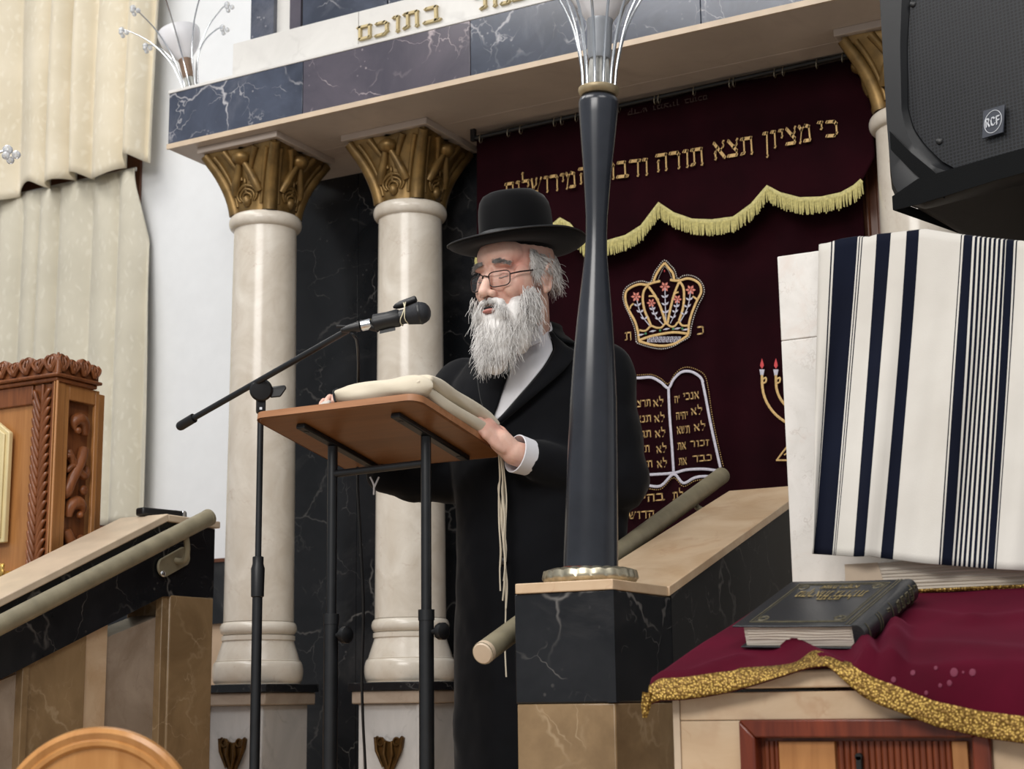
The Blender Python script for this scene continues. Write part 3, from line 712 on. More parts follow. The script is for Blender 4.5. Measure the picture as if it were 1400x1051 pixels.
obj('bracket', MB().box(ra+V((-.01, -.008, -.01)), ra+V((.006, .008, ZS-ra.z))), M['black_steel'], rod)
obj('bracket', MB().box(rb+V((-.006, -.008, -.01)), rb+V((.006, .008, ZS-rb.z))), M['black_steel'], rod)
# ------------------------------------------------------------------ left balustrade
XL = -2.975
def LP(x, y): return P(x, y, X=XL)
k0 = LP(226, 713); e0 = LP(0, 828); sl = (k0.z-e0.z)/(k0.y-e0.y)        # lower edge of the stone cap
YA = 2.72; YB = k0.y; YEND = LP(293, 760).y; zk = k0.z
def ztopL(y): return zk+sl*(y-YB) if y < YB else zk
b0 = LP(0, 929); b1 = LP(229, 812); sb = (b1.z-b0.z)/(b1.y-b0.y)
def zbot(y): return b1.z+sb*(y-b1.y) if y < b1.y else b1.z
capw = .155
bal = thing('stone_balustrade', 'left stair balustrade with black marble band over tan stone panels', 'balustrade', (XL-.1, 2.8, 0), 'stair balustrades')
def wedge(mb, x0, x1, y0, y1, zl, zh, n=1):
    for i in range(n):
        a, b = lerp(y0, y1, i/n), lerp(y0, y1, (i+1)/n)
        mb.hexa([(x0, a, zl(a)), (x1, a, zl(a)), (x1, b, zl(b)), (x0, b, zl(b))], [(x0, a, zh(a)), (x1, a, zh(a)), (x1, b, zh(b)), (x0, b, zh(b))])
mb = MB(); wedge(mb, XL-capw, XL, YA, YB, zbot, lambda y: ztopL(y)-.002); wedge(mb, XL-capw, XL, YB, YEND, zbot, lambda y: ztopL(y)-.002)
obj('marble_band', mb, M['black_marble'], bal)
mb = MB(); ct = .022
mb.hexa([(XL-capw-.008, YA, ztopL(YA)), (XL+.012, YA, ztopL(YA)), (XL+.012, YB, zk), (XL-capw-.008, YB, zk)], [(XL-capw-.008, YA, ztopL(YA)+ct), (XL+.012, YA, ztopL(YA)+ct), (XL+.012, YB, zk+ct), (XL-capw-.008, YB, zk+ct)])
mb.box((XL-capw-.008, YB, zk), (XL+.012, YEND+.01, zk+ct*.9))
obj('cap', mb, M['edge_stone'], bal, bevel=.003, label='pale stone cap')
mb = MB(); wedge(mb, XL-capw+.02, XL-.028, YA, YEND-.01, lambda y: 0, zbot); obj('core_wall', mb, M['greystone'], bal)
def pil(px0, px1, d, mat, name):
    y0, y1 = LP(px0, 930).y, LP(px1, 930).y; mb = MB(); wedge(mb, XL-.03, XL-d, y0, y1, lambda y: 0, lambda y: zbot(y)-.001); obj(name, mb, M[mat], bal, bevel=.002)
pil(33, 42, .006, 'tan_marble', 'pilaster_strip'); pil(44, 122, .014, 'tan_marble', 'pilaster'); pil(123, 153, .02, 'rose_marble', 'pilaster_strip')
pil(221, 229, .006, 'tan_marble', 'pilaster_strip')
y0, y1 = LP(230, 900).y, YEND
obj('end_post', MB().box((XL-capw, y0, 0), (XL+.001, y1, zbot(y1)-.001)), M['tan_marble'], bal, bevel=.004)
def wbox(mb, a, b): mb.box(a, b)
obj('near_post', MB().box((XL-.26, YA-.28, 0), (XL+.02, YA, ztopL(YA)+.0)), M['black_marble'], bal, bevel=.003)
obj('near_post_cap', MB().box((XL-.27, YA-.29, ztopL(YA)), (XL+.03, YA+.01, ztopL(YA)+.02)), M['edge_stone'], bal, bevel=.003)
# handrail of the left balustrade
hr = thing('handrail', 'olive painted pipe handrail on the left balustrade', 'handrail', (XL+.06, 3.0, 1.0), 'stair handrails')
XH = XL+.06
ra_, rb_ = P(-40, 875, X=XH), P(286, 707, X=XH)
dr = (ra_-rb_); ra2 = rb_+dr*1.2
mb = MB().tube([ra2, rb_], .0235, 20); obj('pipe', mb, M['rail'], hr)
obj('end_cap', MB().lathe([(.001, .006), (.018, .005), (.0245, 0), (.0245, -.01), (.02, -.012)], rb_, 20, ax=(rb_-ra_)), M['rail'], hr)
pb = P(236, 768, X=XL+.004); pt = P(254, 742, X=XH)
plate = MB(); dv = V((0, 1, sl)).normalized(); nv_ = V((0, -dv.z, dv.y))
pp = []
for i in range(24):
    a = 2*pi*i/24; pp.append(pb+dv*((.042 if cos(a) > 0 else -.042)+.027*cos(a))+nv_*(.027*sin(a)))
plate.prism(pp, (.008, 0, 0)); obj('bracket_plate', plate, M['rail'], hr, bevel=.002)
a = P(240, 766, X=XL+.01); b = P(256, 752, X=XH-.005); c = P(254, 730, X=XH)
obj('bracket_arm', MB().tube(spline([a, a+V((.03, 0, -.002)), b, c], 6), .0085, 10), M['rail'], hr)
obj('screw', MB().ell(P(223, 784, X=XL+.013), (.004, .009, .009)), M['chrome'], hr)
# small gadget lying on the balustrade cap
gq = P(219, 709, X=XL-.07); gz = zk+ct*.9+.0125
g = thing('recorder', 'small black recorder with silver clip lying on the left stone cap', 'recorder', (gq.x, gq.y, gz-.0125))
ga, gb = P(190, 706, X=XL-.08), P(251, 705, X=XL-.05); ga.z = gb.z = gz
ax = (gb-ga); L = ax.length; ax.normalize()
obj('case', MB().obox((ga+gb)/2, ax*L/2, V((-ax.y, ax.x, 0))*.018, (0, 0, .0115)), M['black_plastic'], g, bevel=.006, seg=3)
obj('clip', MB().obox(gb-ax*.012, ax*.006, V((-ax.y, ax.x, 0))*.0185, (0, 0, .012)), M['chrome'], g, bevel=.002)
obj('button', MB().ell(gb-ax*.03+V((0, 0, .012)), (.005, .005, .002)), M['chrome'], g)

# ------------------------------------------------------------------ right balustrade, pedestal, handrail
q = P(838, 808, d=3.05); XR_ = q.x; YP = q.y; ZP = q.z
XI = P(703, 814, Y=YP).x
zj = P(770, 961, Y=YP).z
kk = P(912, 815, X=XR_); f1 = P(1080, 693, X=XR_); sr = (f1.z-kk.z)/(f1.y-kk.y); YK = kk.y
def zr(y): return kk.z+(sr*(y-YK) if y > YK else 0)
YF = 3.99
def zr2(y): return min(zr(y), zr(3.9))
br = thing('stone_balustrade', 'right stair balustrade of black marble with peach stone cap and lamp pedestal', 'balustrade', ((XR_+XI)/2, 3.2, 0), 'stair balustrades')
obj('pedestal_band', MB().box((XI, YP, zj), (XR_, YK+.02, kk.z)), M['black_marble'], br, bevel=.003)
obj('pedestal_foot', MB().box((XI+.002, YP+.002, 0), (XR_-.002, YK+.02, zj-.0008)), M['tan_marble'], br, bevel=.003)
obj('corner_strip', MB().box((XR_-.016, YP-.002, zj), (XR_+.002, YP+.014, kk.z-.001)), M['black_marble'], br)
mb = MB(); wedge(mb, XI, XR_, YK+.021, YF, lambda y: zj, lambda y: zr(y)); obj('marble_flank', mb, M['flank_marble'], br)
mb = MB(); wedge(mb, XI+.004, XR_-.004, YK+.021, YF, lambda y: 0, lambda y: zj-.001); obj('stone_flank', mb, M['tan_marble'], br)
ct2 = .02
mb = MB().box((XI+.004, YP-.004, kk.z), (XR_+.002, YK, kk.z+ct2))
mb.hexa([(XI-.01, YK, kk.z), (XR_+.006, YK, kk.z), (XR_+.006, YF, zr(YF)), (XI-.01, YF, zr(YF))], [(XI-.01, YK, kk.z+ct2), (XR_+.006, YK, kk.z+ct2), (XR_+.006, YF, zr(YF)+ct2), (XI-.01, YF, zr(YF)+ct2)])
obj('cap', mb, M['rose_marble'], br, bevel=.002, label='peach stone cap')
h2 = thing('handrail', 'olive painted pipe handrail beside the right balustrade, with pale round near end', 'handrail', (XI-.055, 3.3, 1.2), 'stair handrails')
XH2 = XI-.055
ra_, rb_ = P(660, 893, X=XH2), P(987, 650, X=XH2)
obj('pipe', MB().tube([ra_, rb_], .0225, 22), M['rail'], h2)
obj('end_cap', MB().lathe([(.001, .004), (.019, .003), (.0228, -.002), (.0228, -.012)], ra_, 22, ax=(ra_-rb_)), M['edge_stone'], h2, label='pale rounded end')
obj('end_cap', MB().lathe([(.001, .004), (.019, .003), (.0228, -.002), (.0228, -.012)], rb_, 22, ax=(rb_-ra_)), M['rail'], h2)
for t in (.22, .85):
    c = ra_.lerp(rb_, t); obj('bracket_arm', MB().tube(spline([c, c+V((.004, 0, -.03)), (XI-.01, c.y, c.z-.05), (XI, c.y, c.z-.05)], 4), .008, 10), M['rail'], h2)

# ------------------------------------------------------------------ lamps: rods, crystals, opal bowl
def flower_lamp(t, base, up, s, rods, warm=0, phase=0.):
    """bouquet of bent rods with crystal drops round an opal bowl; base = centre of the collar top"""
    base = V(base); up = V(up).normalized(); ux = V((1, 0, 0)); ux = (ux-up*ux.dot(up)).normalized(); uy = up.cross(ux)
    L = lambda x, y, z: base+ux*(x*s)+uy*(y*s)+up*(z*s)
    mb = MB(); mb.grid(lambda u, v: (lambda a, r: L(r*cos(a), r*sin(a), .062*v))(2*pi*u, .0235-.005*v+.0022*cos(14*2*pi*u)), 84, 5, wrap=True)
    obj('fluted_neck', mb, M['pewter'], t, smooth=60)
    obj('socket', MB().lathe([(.012, .055*s), (.0225*s, .062*s), (.0255*s, .075*s), (.0265*s, .138*s), (.028*s, .142*s), (.028*s, .148*s), (.02*s, .15*s)], base, 28, ax=up), M['socket_brown'] if warm else M['socket_grey'], t, label='brown metal lamp socket' if warm else 'grey metal lamp socket')
    pr = [(.02, .143), (.03, .149), (.04, .165), (.055, .185), (.073, .21), (.086, .24), (.092, .27), (.093, .285), (.09, .285), (.083, .24), (.07, .213), (.05, .186), (.018, .152)]
    obj('lamp_shade', MB().lathe([(a*s, b*s) for a, b in pr], base, 48, ax=up, cap=False), M['opal'], t, smooth=60, label='white opal glass bowl')
    obj('bulb', MB().ell(L(0, 0, .205), .028*s), M['opal'], t)
    for k in range(rods):
        a = 2*pi*k/rods+phase; r0 = .034; out = 1+.12*sin(k*2.3)
        pts = [L(r*cos(a)*1., r*sin(a), z) for r, z in ((r0, -.006), (r0+.006, .06), (r0+.03*out, .16), (r0+.09*out, .27), (r0+.165*out, .345), (r0+.2*out, .365))]
        rd = obj('rod', MB().tube(spline(pts, 5), .0032*s, 8), M['chrome'], t)
        e = pts[-1]; cb = MB()
        for dx, dy, dz, rr in ((0, 0, 0, .013), (.018, .012, -.012, .011), (-.008, .018, -.02, .010), (.012, -.016, -.022, .010)):
            cb.ell(e+V((dx, dy, dz))*s, rr*s, nu=8, nv=6)
        obj('crystal_drop', cb, M['crystal'], rd, smooth=0)
def lamp_post(base, top, label):
    base, top = V(base), V(top); ax = (top-base).normalized(); H = (top-base).length
    t = thing('lamp_post', label, 'lamp', base, 'bouquet lamps')
    mb = MB()
    def ros(u, v):
        a = 2*pi*u; fl = .5+.5*abs(cos(10*a)); prof = pl([(0, .040), (.5, .0935), (.8, .097), (1, .088)], v); z = pl([(0, .030), (.3, .028), (.6, .018), (.85, .006), (1, 0)], v)
        return base+V((prof*(1-.05*(1-fl)*v)*cos(a), prof*(1-.05*(1-fl)*v)*sin(a), z+.005*fl*sin(pi*v)))
    mb.grid(ros, 120, 10, wrap=True); obj('rosette', mb, M['silver'], t, smooth=50, label='fluted silver rosette foot')
    D = 2200./3.12; pr = [(785, 38.5), (778, 38.6), (720, 37.3), (640, 35.5), (560, 33.2), (500, 29.5), (450, 25.5), (415, 22.), (385, 18.8), (355, 15.9), (330, 15.2), (305, 15.6), (275, 17.6), (240, 20.2), (200, 24), (160, 27.5), (143, 28.8), (137, 28), (133, 25)]
    prof = []
    for y, r in pr:
        f = (787-y)/(787-130.); prof.append((r/D*(1+.03*f), .031+f*(H-.031)))
    sh = obj('shaft', MB().lathe([(.03, .02)]+prof+[(.01, H)], base, 48, ax=ax), M['black_lacquer'], t, smooth=50)
    obj('worn_rim', MB().lathe([(.0545, .027), (.0552, .031), (.0552, .034), (.0535, .034)], base, 48, ax=ax), M['door_wood'], t)
    obj('collar', MB().lathe([(.02, -.001), (.036, 0), (.041, .004), (.043, .010), (.0425, .015), (.038, .018), (.015, .018)], top, 40, ax=ax), M['brass'], t)
    flower_lamp(t, top+ax*.018, ax, 1.0, 12, 0, .2)
    return t
pbz = kk.z+ct2
pbx = P(807, 788, Z=pbz); pc = V(((XI+XR_)/2, YP+.13, pbz))
pb_ = P(807, 787, Y=YP+.11); pb_ = V((pb_.x, YP+.11, pbz)); pt_ = P(818.5, 131, Y=YP+.10)
lamp_post(pb_, pt_, 'black lacquered lamp post on the right balustrade pedestal')
lx = XL-.11; lz = ztopL(YA)+.02
lamp_post((lx-.03, YA-.155, lz), (lx-.02, YA-.155, lz+.765), 'black lamp post on the near end of the left balustrade, only its crystals in view')
cl = P(262, 113, Y=Yf+.06)
cl = V((cl.x, Yf+.06, ZF1+.0125))
t = thing('canopy_lamp', 'small lamp with white bowl and crystal rods standing on the canopy end', 'lamp', cl, 'bouquet lamps')
obj('collar', MB().lathe([(.01, 0), (.045, 0), (.047, .006), (.038, .013), (.02, .014)], cl, 32), M['silver'], t)
flower_lamp(t, cl+V((0, 0, .013)), (-.26, -.04, 1), .82, 8, 1, .5)

# ------------------------------------------------------------------ lectern
A = P(347, 576, d=3.6); Bp = P(570, 545, Y=A.y)
Bp.z = A.z = (A.z+Bp.z)/2
Cp = P(689, 624, X=Bp.x); Dp = Cp+(A-Bp)
uX = (Bp-A).normalized(); uY = (Cp-Bp); LBY = uY.length; uY.normalize(); uN = uX.cross(uY).normalized(); LBX = (Bp-A).length
def BD(u, v, n=0.): return A+uX*(u*LBX)+uY*(v*LBY)+uN*n       # underside surface frame
lec = thing('lectern', 'black steel lectern with tilted brown wooden top before the man', 'lectern', V((BD(.5, .5).x, BD(.5, .5).y, LZ)))
def rrect(nx=6, r=.03):
    pts = []
    for cx, cy, a0 in ((LBX-r, LBY-r, 0), (r, LBY-r, 90), (r, r, 180), (LBX-r, r, 270)):
        for i in range(nx+1):
            a = radians(a0+90*i/nx); pts.append((cx+r*cos(a), cy+r*sin(a)))
    return pts
T = .018
mb = MB().prism([A+uX*x+uY*y for x, y in rrect()], uN*T); bd = obj('board', mb, M['board'], lec, bevel=.003)
eb = MB(); ring = [A+uX*x+uY*y+uN*(T*.5) for x, y in rrect()]
eb.tube(ring, T*.46, 8, closed=True, flat=.5, up=uN); 
ed = MB(); n_ = len(rrect())
out = [(LBX/2+(x-LBX/2)*(1+.004/LBX*2), LBY/2+(y-LBY/2)*(1+.004/LBY*2)) for x, y in rrect()]
inn = [(x, y) for x, y in rrect()]
vs = [A+uX*x+uY*y+uN*z for x, y in out for z in (.0015, T-.0015)]; fs = [(2*i, 2*((i+1) % n_), 2*((i+1) % n_)+1, 2*i+1) for i in range(n_)]
ed.add(vs, fs); obj('edge_banding', ed, M['board_edge'], lec)
legs = []
for nm, u in (('l', .215), ('r', .80)):
    a, b = BD(u, .13, -.006), BD(u, .93, -.006)
    obj('support_bar', MB().obox((a+b)/2, uY*((b-a).length/2), uX*.012, uN*.006), M['black_steel'], lec, bevel=.003)
    [obj('screw', MB().cyl(BD(u, q_, -.013), BD(u, q_, -.006), .006, n=10), M['black_steel'], lec) for q_ in (.2, .85)]
    top = BD(u, .47, -.012); legs.append(top)
    zs = P(432, 842, Y=top.y).z
    obj('leg', MB().cyl((top.x, top.y, zs-.05), top, .0115, n=18), M['black_steel'], lec)
    obj('outer_tube', MB().cyl((top.x, top.y, LZ+.03), (top.x, top.y, zs), .0165, n=18).lathe([(.0115, .004), (.018, .003), (.018, -.02), (.0165, -.02)], (top.x, top.y, zs), 18), M['black_steel'], lec)
    kb = MB().lathe([(.006, 0), (.006, .02), (.017, .02), (.019, .026), (.019, .036), (.012, .04)], (top.x+.014, top.y, zs-.045), 12, ax=(1, -.2, 0)); obj('clamp_knob', kb, M['black_plastic'], lec)
    obj('foot', MB().box((top.x-.02, top.y-.2, LZ), (top.x+.02, top.y+.2, LZ+.03)), M['black_steel'], lec, bevel=.006)
y_ = legs[0].y; zc_ = P(520, 640, Y=y_).z
obj('crossbar', MB().cyl((legs[0].x, y_, zc_-.003), (legs[1].x, y_, zc_+.002), .0085, n=14), M['black_steel'], lec)
obj('lower_crossbar', MB().box((legs[0].x, y_-.012, LZ+.12), (legs[1].x, y_+.012, LZ+.15)), M['black_steel'], lec)
# folded prayer shawl on the lectern
fc = thing('folded_shawl', 'folded cream prayer shawl with hanging tassels lying on the lectern', 'shawl', BD(.6, .5, T))
def roll(mb, pts, w, h, n=18, ph=0.):
    pts = spline(pts, 6); N = len(pts)
    for i in range(N): pass
    vs = []
    for i in range(N):
        t_ = (pts[min(i+1, N-1)]-pts[max(i-1, 0)]).normalized(); s_ = t_.cross(uN).normalized(); f = i/(N-1); e = min(1, .35+3.5*min(f, 1-f))**.7
        for k in range(n):
            a = 2*pi*k/n; ca, sa = cos(a), sin(a); ex = abs(ca)**.7*(1 if ca > 0 else -1); ey = abs(sa)**.8*(1 if sa > 0 else -1)
            wob = 1+.05*sin(5*f*pi+k+ph)+.03*sin(13*f+2*k)
            vs.append(pts[i]+s_*(ex*w*wob*(.85+.15*e))+uN*(ey*h*e*wob))
    fs = [(i*n+k, i*n+(k+1) % n, (i+1)*n+(k+1) % n, (i+1)*n+k) for i in range(N-1) for k in range(n)]
    fs += [tuple(range(n-1, -1, -1)), tuple((N-1)*n+k for k in range(n))]
    mb.add(vs, fs)
# main thick fold along the near edge, then two folds running down along the right edge
mb = MB(); roll(mb, [BD(.47, .10, T+.024), BD(.6, .10, T+.025), BD(.8, .095, T+.026), BD(.94, .10, T+.027), BD(.99, .14, T+.026)], .036, .024)
roll(mb, [BD(.52, .34, T+.022), BD(.75, .33, T+.026), BD(.93, .32, T+.026)], .07, .022, ph=2)
roll(mb, [BD(.52, .62, T+.02), BD(.75, .62, T+.022), BD(.92, .62, T+.024)], .07, .02, ph=4)
o_ = obj('main_fold', mb, M['cream_cloth'], fc, smooth=180); remesh(o_, .005, 4)
mb = MB(); roll(mb, [BD(.955, .02, T+.03), BD(.975, .25, T+.014), BD(.985, .5, T+.014), BD(.99, .75, T+.014), BD(1.0, 1.06, T+.006)], .018, .015, ph=1)
o_ = obj('lower_fold', mb, M['cream_cloth'], fc, smooth=180); remesh(o_, .004, 3)
mb = MB(); roll(mb, [BD(.985, .06, T+.042), BD(.955, .3, T+.05), BD(.94, .55, T+.055), BD(.95, .76, T+.055), BD(.97, .9, T+.045)], .024, .017, ph=3)
o_ = obj('upper_fold', mb, M['cream_cloth'], fc, smooth=180); remesh(o_, .004, 3)
mb = MB(); roll(mb, [BD(.36, .12, T+.010), BD(.39, .12, T+.012), BD(.42, .12, T+.013)], .018, .011); obj('rolled_end', mb, M['tallit_white'], fc, smooth=180)
obj('dark_strap', MB().tube(spline([BD(.47, .06, T+.042), BD(.478, .018, T+.03), BD(.495, .004, T+.012), BD(.51, 0., T+.001)], 5), .0028, 6), M['black_steel'], fc, label='thin dark cord')
obj('page_corner', MB().prism([BD(.5, .28, T+.05), BD(.62, .26, T+.052), BD(.62, .5, T+.052), BD(.5, .5, T+.05)], uN*.004), M['paper'], fc)
tp = P(686, 622, X=Bp.x+.006); random.seed(11)
for k in range(8):
    L = (.33 if k < 4 else .27)+random.uniform(-.03, .02); xo = random.uniform(-.009, .009); yo = random.uniform(-.008, .008)
    if k == 0: L = .50
    pts = [tp+V((xo*.4, -.01+yo*.3, .012)), tp+V((xo*.7, yo*.6, -.05))]+[tp+V((xo+random.uniform(-.004, .004), yo, -L*f)) for f in (.3, .5, .7, .85, 1)]
    obj('tassel_string', MB().tube(spline(pts, 4), .0019, 6), M['cream_cloth'], fc)

# ------------------------------------------------------------------ microphone stand
pd = 3.72
cz = P(357, 533, d=pd); YS = cz.y
ms = thing('microphone_stand', 'black boom microphone stand left of the lectern', 'microphone stand', (cz.x, YS, LZ))
def SP(x, y): return P(x, y, Y=YS)
zA = P(358, 790, Y=YS).z
obj('upper_pole', MB().cyl((cz.x, YS, zA), (cz.x, YS, cz.z-.02), .0072, n=16), M['black_steel'], ms)
obj('lower_pole', MB().cyl((cz.x, YS, LZ+.02), (cz.x, YS, zA), .0115, n=16), M['black_steel'], ms)
obj('height_clutch', MB().lathe([(.0115, -.045), (.0145, -.043), (.0155, .02), (.0125, .03), (.0125, .046), (.008, .048)], (cz.x, YS, zA+.002), 20), M['black_plastic'], ms)
obj('base', MB().lathe([(.13, 0), (.135, .006), (.13, .014), (.03, .022), (.012, .03)], (cz.x, YS, LZ), 40), M['black_steel'], ms)
be = P(492, 442, Y=YS-.06); bt = P(262, 573, Y=YS+.0); bt2 = P(247, 582, Y=YS+.0)
obj('boom', MB().cyl(bt, be, .0072, n=14), M['black_steel'], ms)
obj('counterweight_grip', MB().tube([bt+(bt-be).normalized()*(-.008), bt2], [.0115, .0115], 16).ell(bt2, .0112), M['black_plastic'], ms)
nb = (CC-cz).normalized()
obj('clutch', MB().lathe([(.012, -.03), (.024, -.028), (.0265, -.02), (.0265, -.008), (.022, -.006), (.022, .006), (.026, .008), (.0265, .02), (.022, .026), (.008, .027)], cz, 30, ax=nb), M['black_plastic'], ms)
obj('clutch_socket', MB().lathe([(.012, -.055), (.0145, -.05), (.0145, -.01), (.01, 0)], (cz.x, YS, cz.z), 4), M['black_plastic'], ms, bevel=.002)
wk = cz+R0*.033+V((0, 0, -.003)); obj('wing_knob', MB().prism([wk+R0*-.012+V((0, 0, .01)), wk+R0*.022+V((0, 0, .014)), wk+R0*.026+V((0, 0, .006)), wk+R0*.012+V((0, 0, -.014)), wk+R0*-.012+V((0, 0, -.016))], nb*.012), M['black_plastic'], ms, bevel=.003)
obj('label_dot', MB().obox(cz+V((0, 0, -.043))+nb*.0148, R0*.003, V((0, 0, .003)), nb*.0008), M['badge_white'], ms)
# microphone
md = proj_d = (be-CC).dot(CF)
def MP(x, y, dd=0.): return P(x, y, d=md+dd)
ball = MP(574, 428, -.02); tail = MP(478, 449, .0); ma = (ball-tail).normalized(); ML = (ball-tail).length
def mpt(px): return tail+ma*(ML*(px-478)/96.)
obj('clip', MB().lathe([(.0125, 0), (.0195, .003), (.0185, .035), (.02, .055), (.0175, .06), (.012, .06)], mpt(511), 24, ax=ma).obox(mpt(530)+V((0, 0, -.017)), ma*.018, R0.cross(ma)*.007, V((0, 0, .009))), M['black_plastic'], ms, label='microphone clip')
obj('clip_joint', MB().tube([be, mpt(518)+V((0, 0, -.014))], .009, 12), M['black_plastic'], ms)
mic = thing('microphone', 'black vocal microphone clipped to the boom, pointing at the man', 'microphone', mpt(520), None)
obj('body', MB().lathe([(.009, 0), (.0125, .002), (.014, .03), (.0175, .095), (.0185, .105), (.0205, .108)], mpt(509), 28, ax=ma), M['black_plastic'], mic)
obj('grille_head', MB().lathe([(.012, -.032), (.0195, -.028), (.0215, -.018), (.0238, -.006), (.0245, 0), (.0243, .003), (.0232, .009), (.019, .017), (.012, .022), (.004, .0242), (.001, .0243)], ball, 32, ax=ma), plain('mic_mesh', (30, 32, 38), .5, .2, var=.3, vs=500, bump=.6, bs=900), mic, smooth=50)
obj('grille_band', MB().lathe([(.0243, -.002), (.0252, -.001), (.0252, .003), (.0243, .004)], ball, 32, ax=ma), M['black_steel'], mic)
obj('connector_ring', MB().lathe([(.008, 0), (.0115, .001), (.0122, .02), (.0115, .023), (.008, .024)], mpt(494), 24, ax=ma), M['chrome'], mic, label='silver connector ring')
obj('connector', MB().lathe([(.003, -.03), (.006, -.028), (.0085, -.015), (.0115, .01), (.0115, .014), (.008, .015)], mpt(484), 20, ax=ma), M['black_plastic'], mic)
obj('tail_tab', MB().tube([MP(460, 446), MP(470, 446), MP(482, 448)], [.0035, .003, .003], 8), M['speaker_grey'], mic)
cb = thing('microphone_cable', 'thin black microphone cable hanging down behind the lectern', 'cable', (be.x, be.y, LZ))
pts = [MP(482, 449), MP(479, 453), MP(484, 459), MP(488, 467, .06), MP(490, 490, .17), MP(490, 530, .29), MP(490, 600, .33), MP(489, 660, .33), MP(493, 740, .33), MP(497, 830, .33), MP(495, 920, .33), MP(496, 980, .33), MP(500, 1060, .33), MP(502, 1150, .33)]
q = pts[-1]; pts += [V((q.x, q.y, LZ+.02)), V((q.x-.03, q.y-.03, LZ+.006)), V((q.x-.14, q.y-.02, LZ+.006))]
obj('cord', MB().tube(spline(pts, 6), .0034, 8), M['black_steel'], cb)
rec = thing('recorder', 'small black stick recorder strapped on the microphone with pale rubber bands', 'recorder', mpt(550))
r1, r2 = MP(541, 419), MP(568, 409); ra3 = (r2-r1).normalized()
obj('case', MB().tube([r1-ra3*.006, r1, r1+ra3*.012, r2, r2+ra3*.003], [.002, .006, .0085, .0085, .005], 14), M['black_plastic'], rec)
wv = MB(); cm_ = mpt(557)
for px_, sl_ in ((556, 0), (553, .01)):
    c_ = mpt(px_); ring = []; s1 = ma.cross(V((0, 0, 1))).normalized(); s2 = s1.cross(ma)
    for i in range(16):
        a = 2*pi*i/16; up_ = .031 if sin(a) > 0 else .0188
        ring.append(c_+s1*(.0192*cos(a))+s2*(up_*sin(a))+ma*(sl_*sin(a)+.002*sin(3*a)))
    wv.tube(ring, .0012, 6, closed=True)
obj('rubber_band', wv, M['white_band'], rec)
# ------------------------------------------------------------------ stone cabinet with velvet cover
CY0 = 2.5; CX0 = P(921, 985, Y=CY0).x; CX1 = -.15; ZT = P(1035, 918, Y=CY0).z; CYB = 2.85
zT2 = P(1240, 806, Y=CYB).z-.012; TS = (zT2-ZT)/(CYB-CY0)
def ZTAB(y): return ZT+TS*(y-CY0)
zg = P(1035, 941, Y=CY0).z; zg2 = P(1035, 946, Y=CY0).z
sc = thing('stone_cabinet', 'pale stone cabinet with mahogany slatted door and sloping top', 'cabinet', ((CX0+CX1)/2, 2.8, 0))
zd = P(1013, 984, Y=CY0).z; xd0 = P(1013, 985, Y=CY0).x; xd1 = P(1355, 1000, Y=CY0).x
zl = .25
mb = MB().box((CX0+.012, CY0, zd), (CX1, CY0+.03, zg2)).box((CX0+.012, CY0, 0), (xd0, CY0+.03, zd-.001)).box((xd1, CY0, 0), (CX1, CY0+.03, zd-.001)).box((xd0, CY0, 0), (xd1, CY0+.03, zl))
obj('front_slabs', mb, M['rose_marble'], sc, bevel=.0015)
obj('side_slab', MB().box((CX0, CY0-.002, 0), (CX0+.0115, CYB+.18, zg2)), M['edge_stone'], sc)
obj('carcass', MB().box((CX0+.0118, CY0+.06, 0), (CX1, CYB+.2, zg2-.004)), M['dark'], sc)
mb = MB()
mb.hexa([(CX0-.012, CY0-.008, zg), (CX1, CY0-.008, zg), (CX1, CYB, zg), (CX0+.055, CYB, zg)], [(CX0-.012, CY0-.008, ZT), (CX1, CY0-.008, ZT), (CX1, CYB, zT2), (CX0+.055, CYB, zT2)])
mb.box((CX0+.055, CYB, zg), (CX1, CYB+.2, zT2)); obj('sloping_top', mb, M['rose_marble'], sc, bevel=.003)
dr_ = obj('door', MB().box((xd0+.02, CY0+.018, zl+.01), (xd1-.02, CY0+.03, zd-.02)), M['slat_wood'], sc)
fw_ = P(1036, 1020, Y=CY0).x-xd0; fh = zd-P(1100, 1008, Y=CY0).z
mb = MB(); y0, y1 = CY0-.012, CY0+.035
mb.prism([(xd0, y0, zd), (xd1, y0, zd), (xd1-fw_, y0, zd-fh), (xd0+fw_, y0, zd-fh)], (0, y1-y0, 0))
mb.prism([(xd0, y0, zd-.0005), (xd0+fw_, y0, zd-fh-.0005), (xd0+fw_, y0, zl), (xd0, y0, zl)], (0, y1-y0, 0)); mb.prism([(xd1, y0, zd-.0005), (xd1-fw_, y0, zd-fh-.0005), (xd1-fw_, y0, zl), (xd1, y0, zl)], (0, y1-y0, 0))
obj('door_frame', mb, M['door_wood'], sc, bevel=.003)
mb = MB()
def slats(a, b, n):
    x0, x1 = P(a, 1020, Y=CY0).x, P(b, 1020, Y=CY0).x
    for i in range(n):
        x = lerp(x0, x1, (i+.5)/n); mb.cyl((x, CY0+.017, zl+.01), (x, CY0+.017, zd-fh-.006), (x1-x0)/n*.47, n=10)
slats(1040, 1061, 3); slats(1141, 1298, 18); obj('slats', mb, M['slat_wood'], dr_)
for a, b in ((1062, 1140), (1299, 1322)): obj('flat_panel', MB().box((P(a, 1020, Y=CY0).x+.001, CY0+.006, zl+.01), (P(b, 1020, Y=CY0).x-.001, CY0+.02, zd-fh-.006)), M['carved_light'], dr_, bevel=.001)
kh = P(1174, 1034, Y=CY0+.004); obj('keyhole', MB().cyl(kh+V((0, -.003, 0)), kh+V((0, .006, 0)), .0055, n=14).box((kh.x-.004, kh.y-.003, kh.z-.022), (kh.x+.004, kh.y+.006, kh.z)), M['dark'], dr_)

